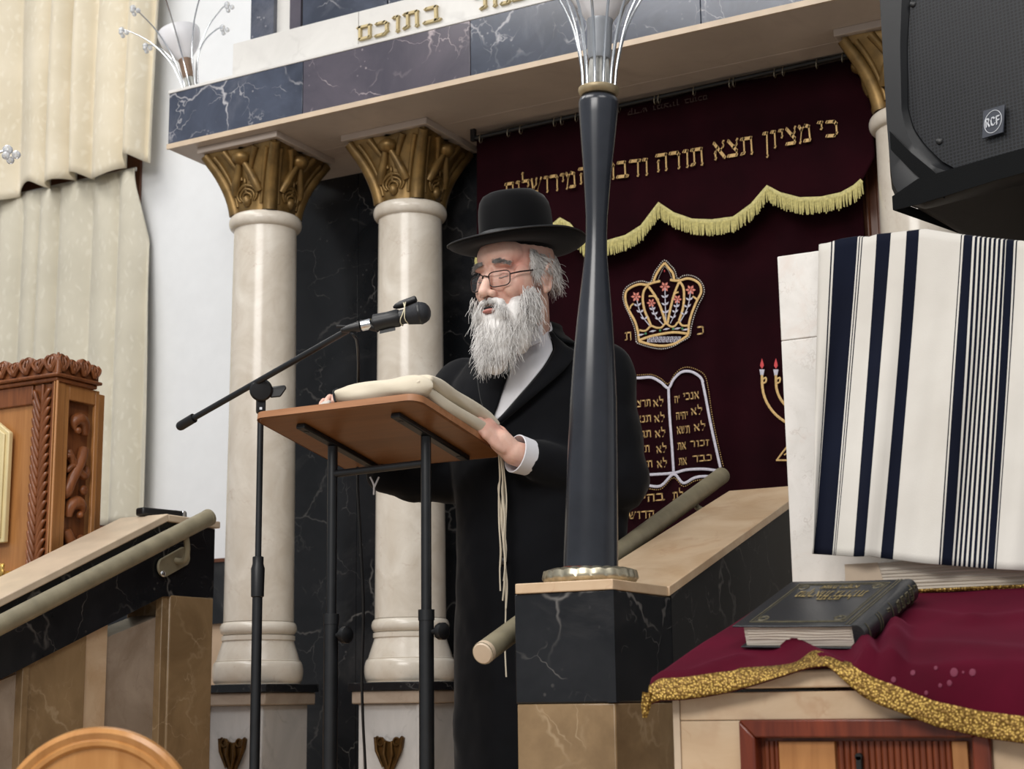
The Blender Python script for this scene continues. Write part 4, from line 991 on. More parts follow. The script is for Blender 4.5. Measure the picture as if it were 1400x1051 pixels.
# velvet cloth
XV0 = CX0-.028; XV1 = -.12
hem = [(882, 966), (905, 958), (935, 957), (965, 953), (1000, 946), (1040, 935), (1075, 924), (1105, 914), (1132, 911), (1145, 922), (1160, 936), (1180, 952), (1205, 964), (1232, 974), (1280, 994), (1340, 1008), (1400, 1016), (1500, 1026)]
hw = [P(x, y, Y=CY0-.032) for x, y in hem]; hz = sorted([(p.x, p.z) for p in hw])
tpl = lambda x, y: PP(x, y, (0, CY0, ZT+.012), V((0, -TS, 1)))
R_ = []
for a, b, h, w in (((1060, 868), (1085, 884), .012, .016), ((1085, 884), (1150, 918), .016, .018), ((1180, 880), (1192, 920), .03, .014), ((1225, 862), (1216, 925), .026, .018), ((1250, 838), (1330, 846), .006, .02), ((1330, 846), (1420, 838), .006, .02), ((1230, 880), (1390, 888), .006, .025), ((930, 925), (1010, 900), .008, .02)):
    R_.append((tpl(*a), tpl(*b), h, w))
def ridge(x, y):
    s = 0
    for a, b, h, w in R_:
        d = b-a; d.z = 0; t = max(0, min(1, ((x-a.x)*d.x+(y-a.y)*d.y)/d.length_squared)); q = a+d*t
        s += h*exp(-((x-q.x)**2+(y-q.y)**2)/(w*w))
    return s
def velfn(u, v):
    x = lerp(XV0+.075*max(0, 1-v/.7), XV1, u**1.15)
    side = max(0, CX0-.012+.067*max(0, 1-v/.7)-x)
    if v < .7:
        y = lerp(CYB-.012, CY0-.012, v/.7); z = ZTAB(y)+.007+ridge(x, y)+.0015*sin(30*x+20*y)
        z -= side*1.1+min(.02, side*.6)*v
        return V((x, y, z))
    t = (v-.7)/.3; zh = pl(hz, x); ye = CY0-.012; ze = ZTAB(ye)+.006+ridge(x, ye)
    if zh > ze-.003: zh = ze-.003
    f = sin(t*pi/2); drop = ze-zh
    y = ye-.020*f-.008*sin(x*34)*t*min(1, drop*12); z = lerp(ze, zh, t**1.35 if drop > .02 else t)-side*.6*(1-t)
    return V((x, y, z))
vel = obj('velvet_cover', MB().grid(velfn, 150, 70), M['velvet'], smooth=180, solid=.0035)
tag(vel, 'crimson velvet cover with gold braid edge draped over the stone cabinet', 'table cover')
def trimfn(u, v):
    w_ = pl([(XV0, .095), (-.9, .105), (P(1130, 911, Y=CY0).x, .10), (-.55, .12), (0, .12)], lerp(XV0, XV1, u**1.15))
    # braid measured back from the hem along the hanging part
    x = lerp(XV0, XV1, u**1.15); zh = pl(hz, x); ye = CY0-.012; ze = ZTAB(ye)+.006+ridge(x, ye)
    drop = max(.003, ze-zh); need = .032
    if drop > need: t0 = 1-need/drop*.92; vv = lerp(.7+.3*max(0, t0), 1, v)
    else: vv = lerp(.7-(need-drop)/.36*.7, 1, v)
    q = velfn(u, vv); return q+V((0, -.0045, .0012))
obj('gold_braid', MB().grid(trimfn, 150, 8), M['braid'], vel, smooth=180, solid=.002)
mb = MB(); q0 = velfn(0, 1.); mb.tube([q0+V((0, -.004, .02)), q0+V((-.004, -.006, -.004)), q0+V((-.006, -.006, -.02))], [.010, .008, .004], 8); obj('corner_tab', mb, M['braid'], vel)
mb = MB().tube([V((x, CYB-.014, ZTAB(CYB-.014)+.013)) for x in [lerp(XV0+.11, XV1, i/20) for i in range(21)]], .008, 8, flat=.5); obj('back_braid', mb, M['braid'], vel)
wax = plain('wax_stain', (104, 30, 56), .75)
for x, y, r in ((1252, 921, .004), (1297, 935, .004), (1305, 921, .006), (1332, 920, .005), (1320, 921, .002), (1283, 914, .003), (1268, 946, .003), (1289, 936, .003), (1216, 940, .006), (1220, 930, .004)):
    p = P(x, y, Y=CY0-.03)
    best = min((((velfn(u/150, v/70)-CC).normalized()-(p-CC).normalized()).length, u, v) for u in range(30, 150) for v in range(20, 70))
    c = velfn(best[1]/150, best[2]/70); c2_ = velfn(best[1]/150, min(1, (best[2]+1)/70))
    tz = (c2_-c).normalized(); nn = V((1, 0, 0)).cross(tz).normalized()
    if nn.y > 0: nn = -nn
    obj('wax_stain', MB().ell(c+nn*.0042, 1., Matrix((V((r, 0, 0)), tz*r*1.2, nn*.0006)).transposed(), nu=10, nv=6), wax, vel)

# black book lying on the velvet
nP = V((0, -TS, 1)).normalized(); up_ = V((0, 1, TS)).normalized(); BO = V((0, CY0, ZT+.0145))
f_l = PP(1012, 892, BO, nP); f_r = PP(1174, 886, BO, nP); b_r = PP(1261, 824, BO, nP)
u_ = (f_l-f_r).normalized(); v_ = nP.cross(u_).normalized()
if v_.dot(b_r-f_r) < 0: v_ = -v_
v_ = (v_*.42+(b_r-f_r).normalized()*.58).normalized(); w_ = v_.cross(nP).normalized(); u_ = w_ if w_.dot(u_) > 0 else -w_
BW = (f_l-f_r).length; BH = (b_r-f_r).dot(v_)*1.02
T1 = PP(1164, 857, f_r, (V((-v_.x, -v_.y, 0))).normalized()); BT = max(.04, (T1-f_r).dot(nP))
print('book', BW, BH, BT)
bk = thing('book', 'closed black book with gilt Hebrew title lying on the crimson velvet', 'book', f_r)
def bp(a, b, c): return f_r+u_*(a*BW)+v_*(b*BH)+nP*(c*BT)
def curvy(mb, a0, a1, b0, b1, fnlo, fnhi, n=16):
    lo = [bp(lerp(a0, a1, i/n), b0, fnlo(i/n)) for i in range(n+1)]; hi = [bp(lerp(a0, a1, i/n), b0, fnhi(i/n)) for i in range(n+1)]
    ring = lo+hi[::-1]; mb.prism(ring, v_*((b1-b0)*BH))
mb = MB(); curvy(mb, .03, 1.0, .01, .985, lambda t: .05, lambda t: .93-.05*sin(pi*t)*.5+.02*sin(7*t)); obj('page_block', mb, M['pages'], bk, smooth=30)
mb = MB()
for k in range(5):
    c = .35+.12*k; mb.tube([bp(lerp(.05, .97, i/14), .008, c+.04*sin(3*i/14*pi+k)*(.4+k*.12)) for i in range(15)], .0011, 5)
obj('loose_leaves', mb, M['paper'], bk)
mb = MB(); curvy(mb, -.0, 1.09, -.02, 1.02, lambda t: .93-.035*sin(pi*t)+.05*(t**3)*-1, lambda t: 1.0-.035*sin(pi*t)-.05*t**3)
obj('front_cover', mb, M['leatherette'], bk, bevel=.0015)
obj('back_cover', MB().hexa([bp(0, -.02, 0), bp(1.04, -.02, 0), bp(1.04, 1.02, 0), bp(0, 1.02, 0)], [bp(0, -.02, .06), bp(1.04, -.02, .06), bp(1.04, 1.02, .06), bp(0, 1.02, .06)]), M['leatherette'], bk, bevel=.001)
def spf(t): a = lerp(-pi/2, pi/2, t); return (-.02-.065*cos(a), .5+.5*sin(a))
ring = [spf(i/12) for i in range(13)]; ring2 = [(.02, 1.0), (.02, 0.)]
mb = MB().prism([bp(a, -.02, c) for a, c in ring]+[bp(a, -.02, c) for a, c in ring2], v_*(1.04*BH)); obj('spine', mb, M['leatherette'], bk, smooth=50)
def ctop(a, b): t = a/1.09; return bp(a, b, 1.004-.035*sin(pi*t)-.05*t**3)
mb = MB()
for (a, b), (c, d) in (((.12, .06), (.97, .06)), ((.97, .06), (.97, .94)), ((.97, .94), (.12, .94)), ((.12, .94), (.12, .06)), ((.045, -.01), (.045, 1.01)), ((.075, -.01), (.075, 1.01))):
    for off in (0, .025):
        q = []
        for i in range(13):
            x, y = lerp(a, c, i/12), lerp(b, d, i/12); x += (off if x < .5 else -off)*(1 if a != .045 and a != .075 else .2); y += (off if y < .5 else -off)*(1 if a not in (.045, .075) else 0); q.append(ctop(x, y))
        mb.tube(q, .0014 if off == 0 else .0007, 5)
for sx in (.2, .89):
    for sy in (.14, .86):
        for k in range(5):
            a0 = k*1.3; q = [ctop(sx+(.05-.007*k)*cos(a0+i*.5), sy+(.055-.007*k)*sin(a0+i*.5)) for i in range(9)]; mb.tube(q, .0009, 5)
obj('gilt_border', mb, M['gilt_dim'], bk)
eX = u_; eY = -v_
for txt, b, h, w0, w1 in (('תורה', .63, .018, .40, .62), ('מקראות גדולות', .75, .030, .22, .86), ('שמות ויקרא', .88, .014, .36, .72)):
    o_ = ctop(w0, b+.03); mb = MB(); lettering(mb, txt, ctop(w1, b)+nP*.001, u_, -v_, nP, h, width=(w1-w0)*BW, thick=.0008); obj('gilt_title', mb, M['gilt'], bk)
mb = MB(); sn = (-u_)
def spt(b, c): 
    t = (c); a = asin(max(-1, min(1, (c-.5)*2))); return bp(-.02-.065*cos(a)-.004, b, c)
for i, (b, txt) in enumerate(((.86, 'תורה'), (.77, 'נביאים'), (.68, 'כתובים'), (.59, 'שמות'), (.42, 'ה'), (.95, 'ב'))):
    txt = ''.join(c for c in txt if c in HEB)
    p = spt(b, .82); q = spt(b, .25); mb = MB(); lettering(mb, txt, p, (p-q).normalized(), v_, sn, .012 if len(txt) > 1 else .009, width=(p-q).length*(.9 if len(txt) > 1 else .3), thick=.003, nib=(.03, .06)); obj('spine_word', mb, M['gilt_dim'], bk)
mb = MB()
for b in (.06, .26, .30, .50, .90, .91): mb.tube([spt(b, .06+.88*i/10) for i in range(11)], .0009, 5)
obj('spine_bands', mb, M['gilt_dim'], bk)

# upright stone slab, open book, striped shawl
SY = 2.955; sx0 = P(1083, 795, Y=SY).x; sx1 = -.32; sz0 = zT2; sz1 = P(1073, 349, Y=SY).z; szj = P(1090, 463, Y=SY).z
sl_ = thing('stone_slab', 'upright pale limestone slab standing behind the velvet table, shawl over it', 'slab', ((sx0+sx1)/2, SY+.02, sz0))
obj('lower_stone', MB().box((sx0, SY, sz0), (sx1, SY+.035, szj-.0008)), M['slab_stone'], sl_, bevel=.002)
qp, qr = P(1262, 322, Y=SY), P(1400, 342, Y=SY); zr_ = qp.z+(qr.z-qp.z)*(sx1-qp.x)/(qr.x-qp.x)
obj('upper_stone', MB().prism([(sx0, SY, szj), (sx1, SY, szj), (sx1, SY, zr_), (qp.x, SY, qp.z), (sx0, SY, sz1)], (0, .035, 0)), M['slab_stone'], sl_, bevel=.002)
ob = thing('book', 'thick open book with pale page edges lying under the striped shawl', 'book', (-.7, CYB+.03, zT2))
bx0 = P(1156, 790, Y=CYB-.006).x; bx1 = -.38; bz = .058
mb = MB(); n = 30
lo = []; hi = []
for i in range(n+1):
    t = i/n; x = lerp(bx0, bx1, t); s_ = abs(t-.62)/.62; hi.append(V((x, CYB-.006+.0, zT2+.006+bz*(1-.25*max(0, s_-.6)-.6*exp(-((t-.62)/.05)**2)*.5)))); lo.append(V((x, CYB-.006, zT2+.006)))
mb.prism(lo+hi[::-1], (0, .095, 0)); obj('page_block', mb, M['pages'], ob, smooth=30)
obj('cover', MB().box((bx0-.006, CYB-.010, zT2+.0005), (bx1+.006, CYB+.098, zT2+.0055)), M['leatherette'], ob)
cx_ = P(1205, 790, Y=CYB-.007).x
obj('turned_leaf', MB().prism([(bx0, CYB-.0075, zT2+.008), (P(1212, 800, Y=CYB-.007).x, CYB-.0075, zT2+.008), (P(1200, 770, Y=CYB-.007).x, CYB-.0075, zT2+.062), (bx0, CYB-.0075, zT2+.062)], (0, .001, 0)), M['edge_stone'], ob, label='tanned turned leaf')
mb = MB()
for k in range(9): z = zT2+.012+.006*k; mb.tube([(lerp(cx_, bx1, i/10), CYB-.0075, z-.002*(i/10)) for i in range(11)], .0006, 4)
obj('leaf_edges', mb, M['paper'], ob)
# stripes: column boundaries at top (y 325) and bottom (y 758) of the survey, navy flag
B = [(1120, 1110, 0), (1135, 1110.3, 0), (1137, 1111, 1), (1139, 1111.8, 0), (1141.6, 1112.5, 1), (1173, 1138.5, 0), (1175, 1140, 1), (1176.5, 1141, 0), (1178.5, 1142.2, 1), (1180, 1143.2, 0), (1199, 1168, 1), (1218.5, 1181.5, 0), (1240, 1204, 1), (1257, 1221.5, 0),
     (1314, 1283.5, 1), (1315.5, 1285, 0), (1318, 1286.5, 1), (1330, 1301, 0)]
a, b = 1330., 1301.
for k in range(7):   # narrow stripes
    B += [(1333+k*6.4, 1303.6+k*6.7, 1), (1336.6+k*6.4, 1307.4+k*6.7, 0)]
B = [q for q in B if not (q[0] > 1376)]
B += [(1376, 1350, 1), (1386.5, 1360, 0), (1389, 1362, 1), (1391, 1363.5, 0), (1430, 1404, 0), (1470, 1446, 0), (1500, 1478, 0)]
TOPY = lambda x: pl([(1118, 336), (1132, 334), (1145, 329), (1170, 325), (1186, 326), (1198, 322), (1220, 320), (1262, 315), (1300, 321), (1340, 326), (1400, 332), (1500, 345)], x)
BOTY = lambda x: pl([(1109, 757), (1140, 759), (1170, 761), (1190, 760), (1205, 763), (1223, 765), (1260, 770), (1285, 772), (1360, 778), (1480, 784)], x)
mb = MB(); rows = 40; cols = []
fine = []
for (a, b, f), (a2, b2, f2) in zip(B, B[1:]):
    k = max(1, int((a2-a)/6)); 
    for i in range(k): fine.append((lerp(a, a2, i/k), lerp(b, b2, i/k), f))
fine.append((B[-1][0], B[-1][1], 0))
def tal(a, b, v):
    x = lerp(a, b, v); yt, yb = TOPY(a), BOTY(b); y = lerp(yt, yb, v)
    x = a+(b-a)*(v**1.1)
    Yp = SY-.012-.128*v**1.2; w = .007*sin(a*.06+v*1.5)+.004*sin(a*.13+v*3+1)
    w *= min(1, v*3)
    return P(x, y, Y=Yp+w-.004)
for a, b, f in fine:
    col = [tal(a, b, j/rows) for j in range(rows+1)]
    t0 = col[0]; back = [V((t0.x, SY+.075, t0.z-.35)), V((t0.x, SY+.06, t0.z-.12)), V((t0.x, SY+.046, t0.z-.004)), V((t0.x, SY+.02, t0.z+.006)), V((t0.x, SY-.004, t0.z+.004))]
    cols.append(back+col)
n = len(cols[0]); vs = [p for c in cols for p in c]; fs = []; mi = []
for i in range(len(cols)-1):
    for j in range(n-1): fs.append((i*n+j, (i+1)*n+j, (i+1)*n+j+1, i*n+j+1)); mi.append(fine[i][2])
mb.add(vs, fs); mb.mi = mi
ta = obj('striped_shawl', mb, [M['tallit_white'], M['tallit_navy']], smooth=180, solid=.0025)
tag(ta, 'ivory prayer shawl with navy stripes draped over the pale stone slab', 'shawl')

# ------------------------------------------------------------------ loudspeaker on a stand behind the slab
se = V((.955, -.297, 0)); sn = V((-.297, -.955, 0)); sq = P(1218, 284, d=3.45)
def SF(x, y): 
    p = PP(x, y, sq, sn)-sq; return p.dot(se), p.z
def SW(s, t, n=0.): return sq+se*s+ZZ*t+sn*n
gl = [SF(*p) for p in ((1237, -300), (1238, 60), (1239, 148), (1247, 175), (1262, 196), (1285, 219), (1310, 233), (1335, 238))]
print('spk grille', gl, SF(1358, 168), SF(1400, 212), SF(1400, 250))
scx = SF(1362, 200)[0]; SWD = scx*2+.0
half = [(s, t) for s, t in gl]
half = [(s, t+0.0) for s, t in half]
tmin = min(t for s, t in half); 
gpoly = half[:-1]+[(scx, tmin+.0)]+[(2*scx-s, t) for s, t in half[::-1][1:]]
tb_ = gpoly[0][1]; 
sp = thing('loudspeaker', 'black loudspeaker with perforated grille at upper right above the shawl', 'loudspeaker', SW(scx, 0, -.15))
HT = .66; gpoly = [(s, min(t, HT-.03)) for s, t in gpoly]
def orr(r=.06):
    pts = []
    for cx, cy, a0 in ((SWD-r, HT-r, 0), (r, HT-r, 90), (r, r*.9, 180), (SWD-r, r*.9, 270)):
        for i in range(6): a = radians(a0+90*i/5); pts.append((cx+r*cos(a), cy+r*sin(a)))
    return pts
oo = orr(); fr0 = [SW(s, t, 0) for s, t in oo]; frm = [SW(s, t, -.07) for s, t in oo]; bk_ = [SW(scx+(s-scx)*.86, HT+(t-HT)*1.11, -.44) for s, t in oo]; n = len(oo)
mb = MB(); mb.add([SW(scx+(s-scx)*.97, HT/2+(t-HT/2)*.97, -.02) for s, t in oo]+frm+bk_, [tuple(range(n-1, -1, -1))]+[(k*n+i, k*n+(i+1) % n, (k+1)*n+(i+1) % n, (k+1)*n+i) for k in (0, 1) for i in range(n)]+[tuple(range(2*n, 3*n))])
obj('cabinet_shell', mb, M['speaker_grey'], sp, smooth=50)
# front bezel between the outline and the grille, matched by angle
def resample(poly, cx, cy, N=96):
    out = []
    for i in range(N):
        a = 2*pi*i/N; d = (cos(a), sin(a)); best = None
        for (x0, y0), (x1, y1) in zip(poly, poly[1:]+poly[:1]):
            ex, ey = x1-x0, y1-y0; den = d[0]*ey-d[1]*ex
            if abs(den) < 1e-12: continue
            t = ((x0-cx)*ey-(y0-cy)*ex)/den; w = ((x0-cx)*d[1]-(y0-cy)*d[0])/den
            if t > 0 and -1e-6 <= w <= 1+1e-6: best = t if best is None else max(best, t)
        out.append((cx+d[0]*best, cy+d[1]*best))
    return out
cy_ = HT*.45; ro = resample(oo, scx, cy_); rg = resample(gpoly, scx, cy_); N = 96
mb = MB(); mb.add([SW(s, t, -.05) for s, t in ro]+[SW(s, t, -.006) for s, t in ro]+[SW(lerp(s, a, .12), lerp(t, b, .12), .006) for (s, t), (a, b) in zip(ro, rg)]+[SW(lerp(s, a, .82), lerp(t, b, .82), .004) for (s, t), (a, b) in zip(ro, rg)]+[SW(s, t, -.014) for s, t in rg],
                  [(k*N+i, k*N+(i+1) % N, (k+1)*N+(i+1) % N, (k+1)*N+i) for k in range(4) for i in range(N)])
obj('front_bezel', mb, M['black_plastic'], sp, smooth=40)
t = NT('perforated_grille'); ang = atan2(se.y, se.x)
mp = t.coord((1, 1, 1)); vr = t.t.nodes.new('ShaderNodeVectorRotate'); vr.rotation_type = 'Z_AXIS'; vr.inputs['Angle'].default_value = -ang; t.l(mp, vr.inputs['Vector'])
sx_ = t.t.nodes.new('ShaderNodeSeparateXYZ'); t.l(vr.outputs[0], sx_.inputs[0])
hx = t.math('SINE', t.math('MULTIPLY', sx_.outputs[0], 2*pi/.017)); hy = t.math('SINE', t.math('MULTIPLY', sx_.outputs[2], 2*pi/.0155))
hv = t.math('MULTIPLY', hx, hy); hole = t.ramp(t.math('ABSOLUTE', hv), [(.36, W1(0)), (.5, W1(1))])
t.col(t.mix(srgb((30, 32, 37)), srgb((4, 4, 5)), hole)); t.setp(Roughness=.45, Metallic=.2); t.bump(t.math('SUBTRACT', 1., hole), .5, .002)
M['grille'] = t.m
def bulge(s, t): return -.013+.010*max(0, 1-((s-scx)/(scx))**2)
mb = MB(); vs = [SW(scx, cy_, bulge(scx, 0))]; fs = []
for k in range(1, 13):
    for i in range(N): s, t_ = lerp(scx, rg[i][0], k/12), lerp(cy_, rg[i][1], k/12); vs.append(SW(s, t_, bulge(s, t_)))
for i in range(N): fs.append((0, 1+i, 1+(i+1) % N))
for k in range(11):
    for i in range(N): a = 1+k*N+i; b = 1+k*N+(i+1) % N; fs.append((a, a+N, b+N, b))
mb.add(vs, fs); gr = obj('grille', mb, M['grille'], sp, smooth=180, label='perforated metal grille')
sA = [SF(*p) for p in ((1347, 153), (1376, 144), (1374, 182), (1345, 191))]
nb2 = .003
def bq(u, v): # u right v up in badge
    a = [lerp(sA[3][i], sA[2][i], u) for i in (0, 1)]; b = [lerp(sA[0][i], sA[1][i], u) for i in (0, 1)]
    return SW(lerp(a[0], b[0], v), lerp(a[1], b[1], v), nb2)
bd_ = obj('badge', MB().prism([bq(0, 0), bq(1, 0), bq(1, 1), bq(0, 1)], sn*.005), M['badge'], sp, bevel=.001)
mb = MB().tube([bq(.5+.40*cos(a), .5+.40*sin(a))+sn*.0055 for a in [i*2*pi/32 for i in range(32)]], .0008, 6, closed=True); obj('badge_ring', mb, M['badge_white'], bd_)
ex_ = (bq(1, .5)-bq(0, .5)); mb = MB(); lettering(mb, 'RCF', bq(.17, .36)+sn*.0055, ex_.normalized(), ZZ, sn, (bq(.5, .66)-bq(.5, .36)).length, width=ex_.length*.72, rtl=False, nib=(.09, .08), thick=.001); obj('badge_lettering', mb, M['badge_white'], bd_)
for x, y in ((1283, 192), (1246, 4)): s, t_ = SF(x, y); obj('screw', MB().ell(SW(s, t_, bulge(s, t_)+.001), (.008, .004, .008)), M['black_plastic'], sp)
def strap(mb, pts, w, th=.004):
    vs = []
    for s, t_, n_, ws, wt in pts: vs += [SW(s, t_, n_), SW(s+ws*w, t_+wt*w, n_), SW(s+ws*w, t_+wt*w, n_+th), SW(s, t_, n_+th)]
    fs = [(4*i+a, 4*i+b, 4*i+4+b, 4*i+4+a) for i in range(len(pts)-1) for a, b in ((0, 1), (1, 2), (2, 3), (3, 0))]+[(0, 1, 2, 3), tuple(4*(len(pts)-1)+k for k in (3, 2, 1, 0))]; mb.add(vs, fs)
s1, s2 = SF(1222, 206), SF(1283, 268)
mb = MB(); strap(mb, [(s1[0], s1[1]+.0, .008, .0, 1), (lerp(s1[0], s2[0], .5), lerp(s1[1], s2[1], .5), .010, 0, 1), (s2[0]+.02, s2[1]-.012, .008, .0, 1)], .042)
strap(mb, [(.03, -.02, -.25, 0, .5), (-.003, -.002, -.02, 0, .45), (0.012, -.010, .008, 0, .6), (.08, -.014, .014, 0, 1.1), (scx, -.006, .014, 0, 1), (SWD-.02, -.004, .012, 0, 1)], .05)
obj('webbing_strap', mb, M['strap'], sp, label='black webbing strap')
c = SW(scx, 0, -.16)
stn = thing('speaker_stand', 'dark speaker pole behind the slab, hidden below the loudspeaker', 'speaker stand', (c.x, c.y, 0))
obj('pole', MB().cyl((c.x, c.y, .02), (c.x, c.y, c.z+.03), .0175, n=20), M['black_steel'], stn)
obj('base', MB().lathe([(.2, 0), (.2, .01), (.03, .02), (.02, .04)], (c.x, c.y, 0), 32), M['black_steel'], stn)

# ------------------------------------------------------------------ drapes and window on the back wall
YD = 4.87
xr1 = P(206, 150, Y=YD).x; zu = P(203, 216, Y=YD).z; zl1 = P(196, 231, Y=4.955).z; zl0 = P(170, 716, Y=4.955).z; xr2 = P(209, 600, Y=4.955).x; xs_ = P(190, 240, Y=4.955).x
struct('window_1', MB().box((-7.5, 4.985, zl0), (P(190, 235, Y=4.98).x, 5.0, zu+1.6)), M['frame_wood'])
def dfold(x, ph, amp): q_ = x/.165+ph+.22*sin(x*5.3)+.1*sin(x*13); s_ = abs(sin(pi*q_))**.75; return amp*(.55-1.15*s_*(.8+.2*sin(q_*2.1)))
def upfn(u, v):
    x = lerp(-6.6, xr1, u); z = lerp(zu-.012, 4.7, v); x += .03*sin(7*u+3)*v*0
    f = dfold(x, .4, .10*(1-.2*v)); z2 = z+(.02*sin(x*2*pi/.3+1.2)+.012*sin(x*11))*(1-v)**6
    return V((x+.012*sin(x*2*pi/.3+1.2+.5)*(1-v), YD+f+.01*sin(z*3+x*4), z2))
d1 = obj('drape', MB().grid(upfn, 260, 40), M['damask'], smooth=180, solid=.003); tag(d1, 'upper cream damask drape hanging in deep folds at upper left', 'curtain', 'cream window drapes')
def lofn(u, v):
    x = lerp(-6.6, lerp(xr2, xs_, v**3), u); z = lerp(zl0, zl1, v); g = max(0, (v-.93)/.07)
    f = dfold(x*1.15, 2.1, .075*(1-.75*g))+.004*sin(x*90)*max(0, (v-.8)/.2)
    return V((x, 4.935+f*.8, z))
d2 = obj('drape', MB().grid(lofn, 300, 50), M['damask_grey'], smooth=180, solid=.003); tag(d2, 'lower greyed cream drape with gathered heading behind the carved wooden cabinet', 'curtain', 'cream window drapes')
obj('heading_tape', MB().box((-6.6, 4.945, zl1-.004), (xs_-.01, 4.952, zl1+.012)), M['tallit_white'], d2)
zs_ = P(133, 722, Y=4.93).z
struct('trim_3', MB().box((-7.5, 4.88, zs_-.05), (xr2+.05, 4.944, zs_)), M['frame_wood'])
# ------------------------------------------------------------------ carved cabinet behind the left balustrade
KC = P(78.5, 508, d=4.42); kx, ky = KC.x, KC.y; zc0 = P(78.5, 519, d=4.42).z; zc1 = KC.z; ztop = P(80, 479, d=4.42).z
kyb = P(141, 522, X=kx).y; kw = .62
cc = thing('carved_cabinet', 'carved brown wooden cabinet with leafy cresting behind the left balustrade', 'cabinet', (kx-kw/2, (ky+kyb)/2, 0))
i_ = .022; bx = kx-i_; by = ky+i_; byb = P(133, 620, X=bx).y
obj('body', MB().box((kx-kw, by+.008, 0), (bx-.032, byb+.055, zc0)), M['carved_light'], cc)
obj('cornice', MB().box((kx-kw, ky, zc0+.012), (kx, kyb, zc1)).box((kx-kw, ky+.010, zc0), (kx-.010, kyb-.01, zc0+.012)), M['carved'], cc, bevel=.004)
obj('frieze_rail', MB().box((kx-kw, by-.002, zc0-.055), (P(45, 540, Y=by).x, by+.012, zc0)), M['carved'], cc, bevel=.003)  # solid walnut rail under the cornice, same wood as the carving
def cresting(mb, o, ex, en, L, n, H):
    o, ex, en = V(o), V(ex), V(en); w = L/n; pts = []
    for k in range(n):
        for i in range(9):
            t = i/8; hh = H*(.72+.28*sin(pi*t)**.6) if k % 2 == 0 else H*(.62+.22*sin(pi*t)**.6); pts.append(o+ex*(w*(k+t))+ZZ*hh)
    mb.prism([o]+pts+[o+ex*L], en*-.012)
    for k in range(n):
        c = o+ex*(w*(k+.5)); hh = H if k % 2 == 0 else H*.84
        for s in (-1, 1):
            mb.tube(spline([c+ZZ*(.1*H)+en*.003, c+ex*(s*w*.25)+ZZ*(.35*H)+en*.008, c+ex*(s*w*.42)+ZZ*(.68*hh)+en*.007, c+ex*(s*w*.2)+ZZ*(.9*hh)+en*.004], 4), [.003]+[.006]*11+[.003], 6)
            mb.tube(spline([c+ZZ*(.15*H)+en*.004, c+ex*(s*w*.14)+ZZ*(.5*H)+en*.009, c+ex*(s*w*.1)+ZZ*(.8*hh)+en*.004], 4), .0042, 6)
        mb.ell(c+ZZ*(.28*H)+en*.004, (.010, .010, .012), nu=10, nv=8)
Hc = ztop-zc1
mb = MB(); cresting(mb, (kx-kw, ky+.012, zc1), (1, 0, 0), (0, -1, 0), kw-.008, 13, Hc); cresting(mb, (kx-.012, ky+.006, zc1), (0, 1, 0), (1, 0, 0), kyb-ky-.012, 4, Hc); mb.tube([(kx-.010, ky+.012, zc1), (kx-.008, ky+.010, zc1+Hc*.6), (kx-.009, ky+.010, zc1+Hc)], [.011, .008, .003], 8)
obj('cresting', mb, M['carved'], cc, smooth=50, label='dark leafy cresting')
def KX(px): return P(px, 620, Y=by).x
def KY(px): return P(px, 620, X=bx).y
mb = MB(); xa, xb = KX(45), KX(68); xm = (xa+xb)/2; zt_ = zc0-.004
mb.box((xa-.002, by, .3), (xb, by+.012, zt_)); mb.tube([(xm, by-.004, .3), (xm, by-.004, zt_)], .005, 8)
k = 0; z = zt_-.005
while z > 1.0:
    for s in (-1, 1):
        w = (xb-xa)/2; mb.tube(spline([(xm+s*.003, by-.004, z-.075), (xm+s*w*.4, by-.010, z-.045), (xm+s*w*.8, by-.009, z-.016), (xm+s*w*1.02, by-.002, z-.01)], 4), [.003]+[.0068]*8+[.006, .005, .004, .0025], 7)
    z -= .026
obj('leaf_pilaster', mb, M['carved'], cc, smooth=60, label='carved herringbone leaf strip')
mb = MB().box((KX(69), by-.006, .3), (KX(74), by+.012, zc0)); obj('bead_strip', mb, M['carved'], cc, bevel=.002)
mb = MB().box((KX(75), by-.012, .3), (bx, by+.03, zc0)).cyl((KX(79), by-.012, .3), (KX(79), by-.012, zc0), .004, n=8); obj('corner_stile', mb, M['carved_light'], cc, bevel=.004)
zp = P(95, 546, X=bx).z; y0_, y1_ = KY(92), KY(128); yE = byb+.001
mb = MB().box((bx-.012, by-.004, .3), (bx, y0_, zc0)).box((bx-.012, y1_, .3), (bx, yE, zc0)).box((bx-.012, y0_, zp), (bx, y1_, zc0)); obj('side_frame', mb, M['carved_light'], cc, bevel=.002)
obj('side_recess', MB().box((bx-.03, y0_, .3), (bx-.026, y1_, zp)), M['carved'], cc)
mb = MB(); W_ = y1_-y0_; ym = (y0_+y1_)/2
def SP2(a, z, o=0.): return V((bx-.018+o, ym+a*W_/2, z))
def scroll(mb, z0, s, sc_):
    pts = []; rr = []
    for i in range(26):
        t = i/25; a = s*(1.2+4.6*t)-pi/2; r = sc_*(1-t*.82); pts.append(SP2(-s*.15+r*cos(a)*.95*s*s, z0+r*sin(a)*W_*.55, .006+.008*t)); rr.append(.006+.014*sin(pi*min(1, t*1.15+.1)))
    mb.tube(pts, rr, 9); mb.ell(pts[-1], (.011, .010, .011), nu=10, nv=8)
z = zp-.075; s = 1; k = 0
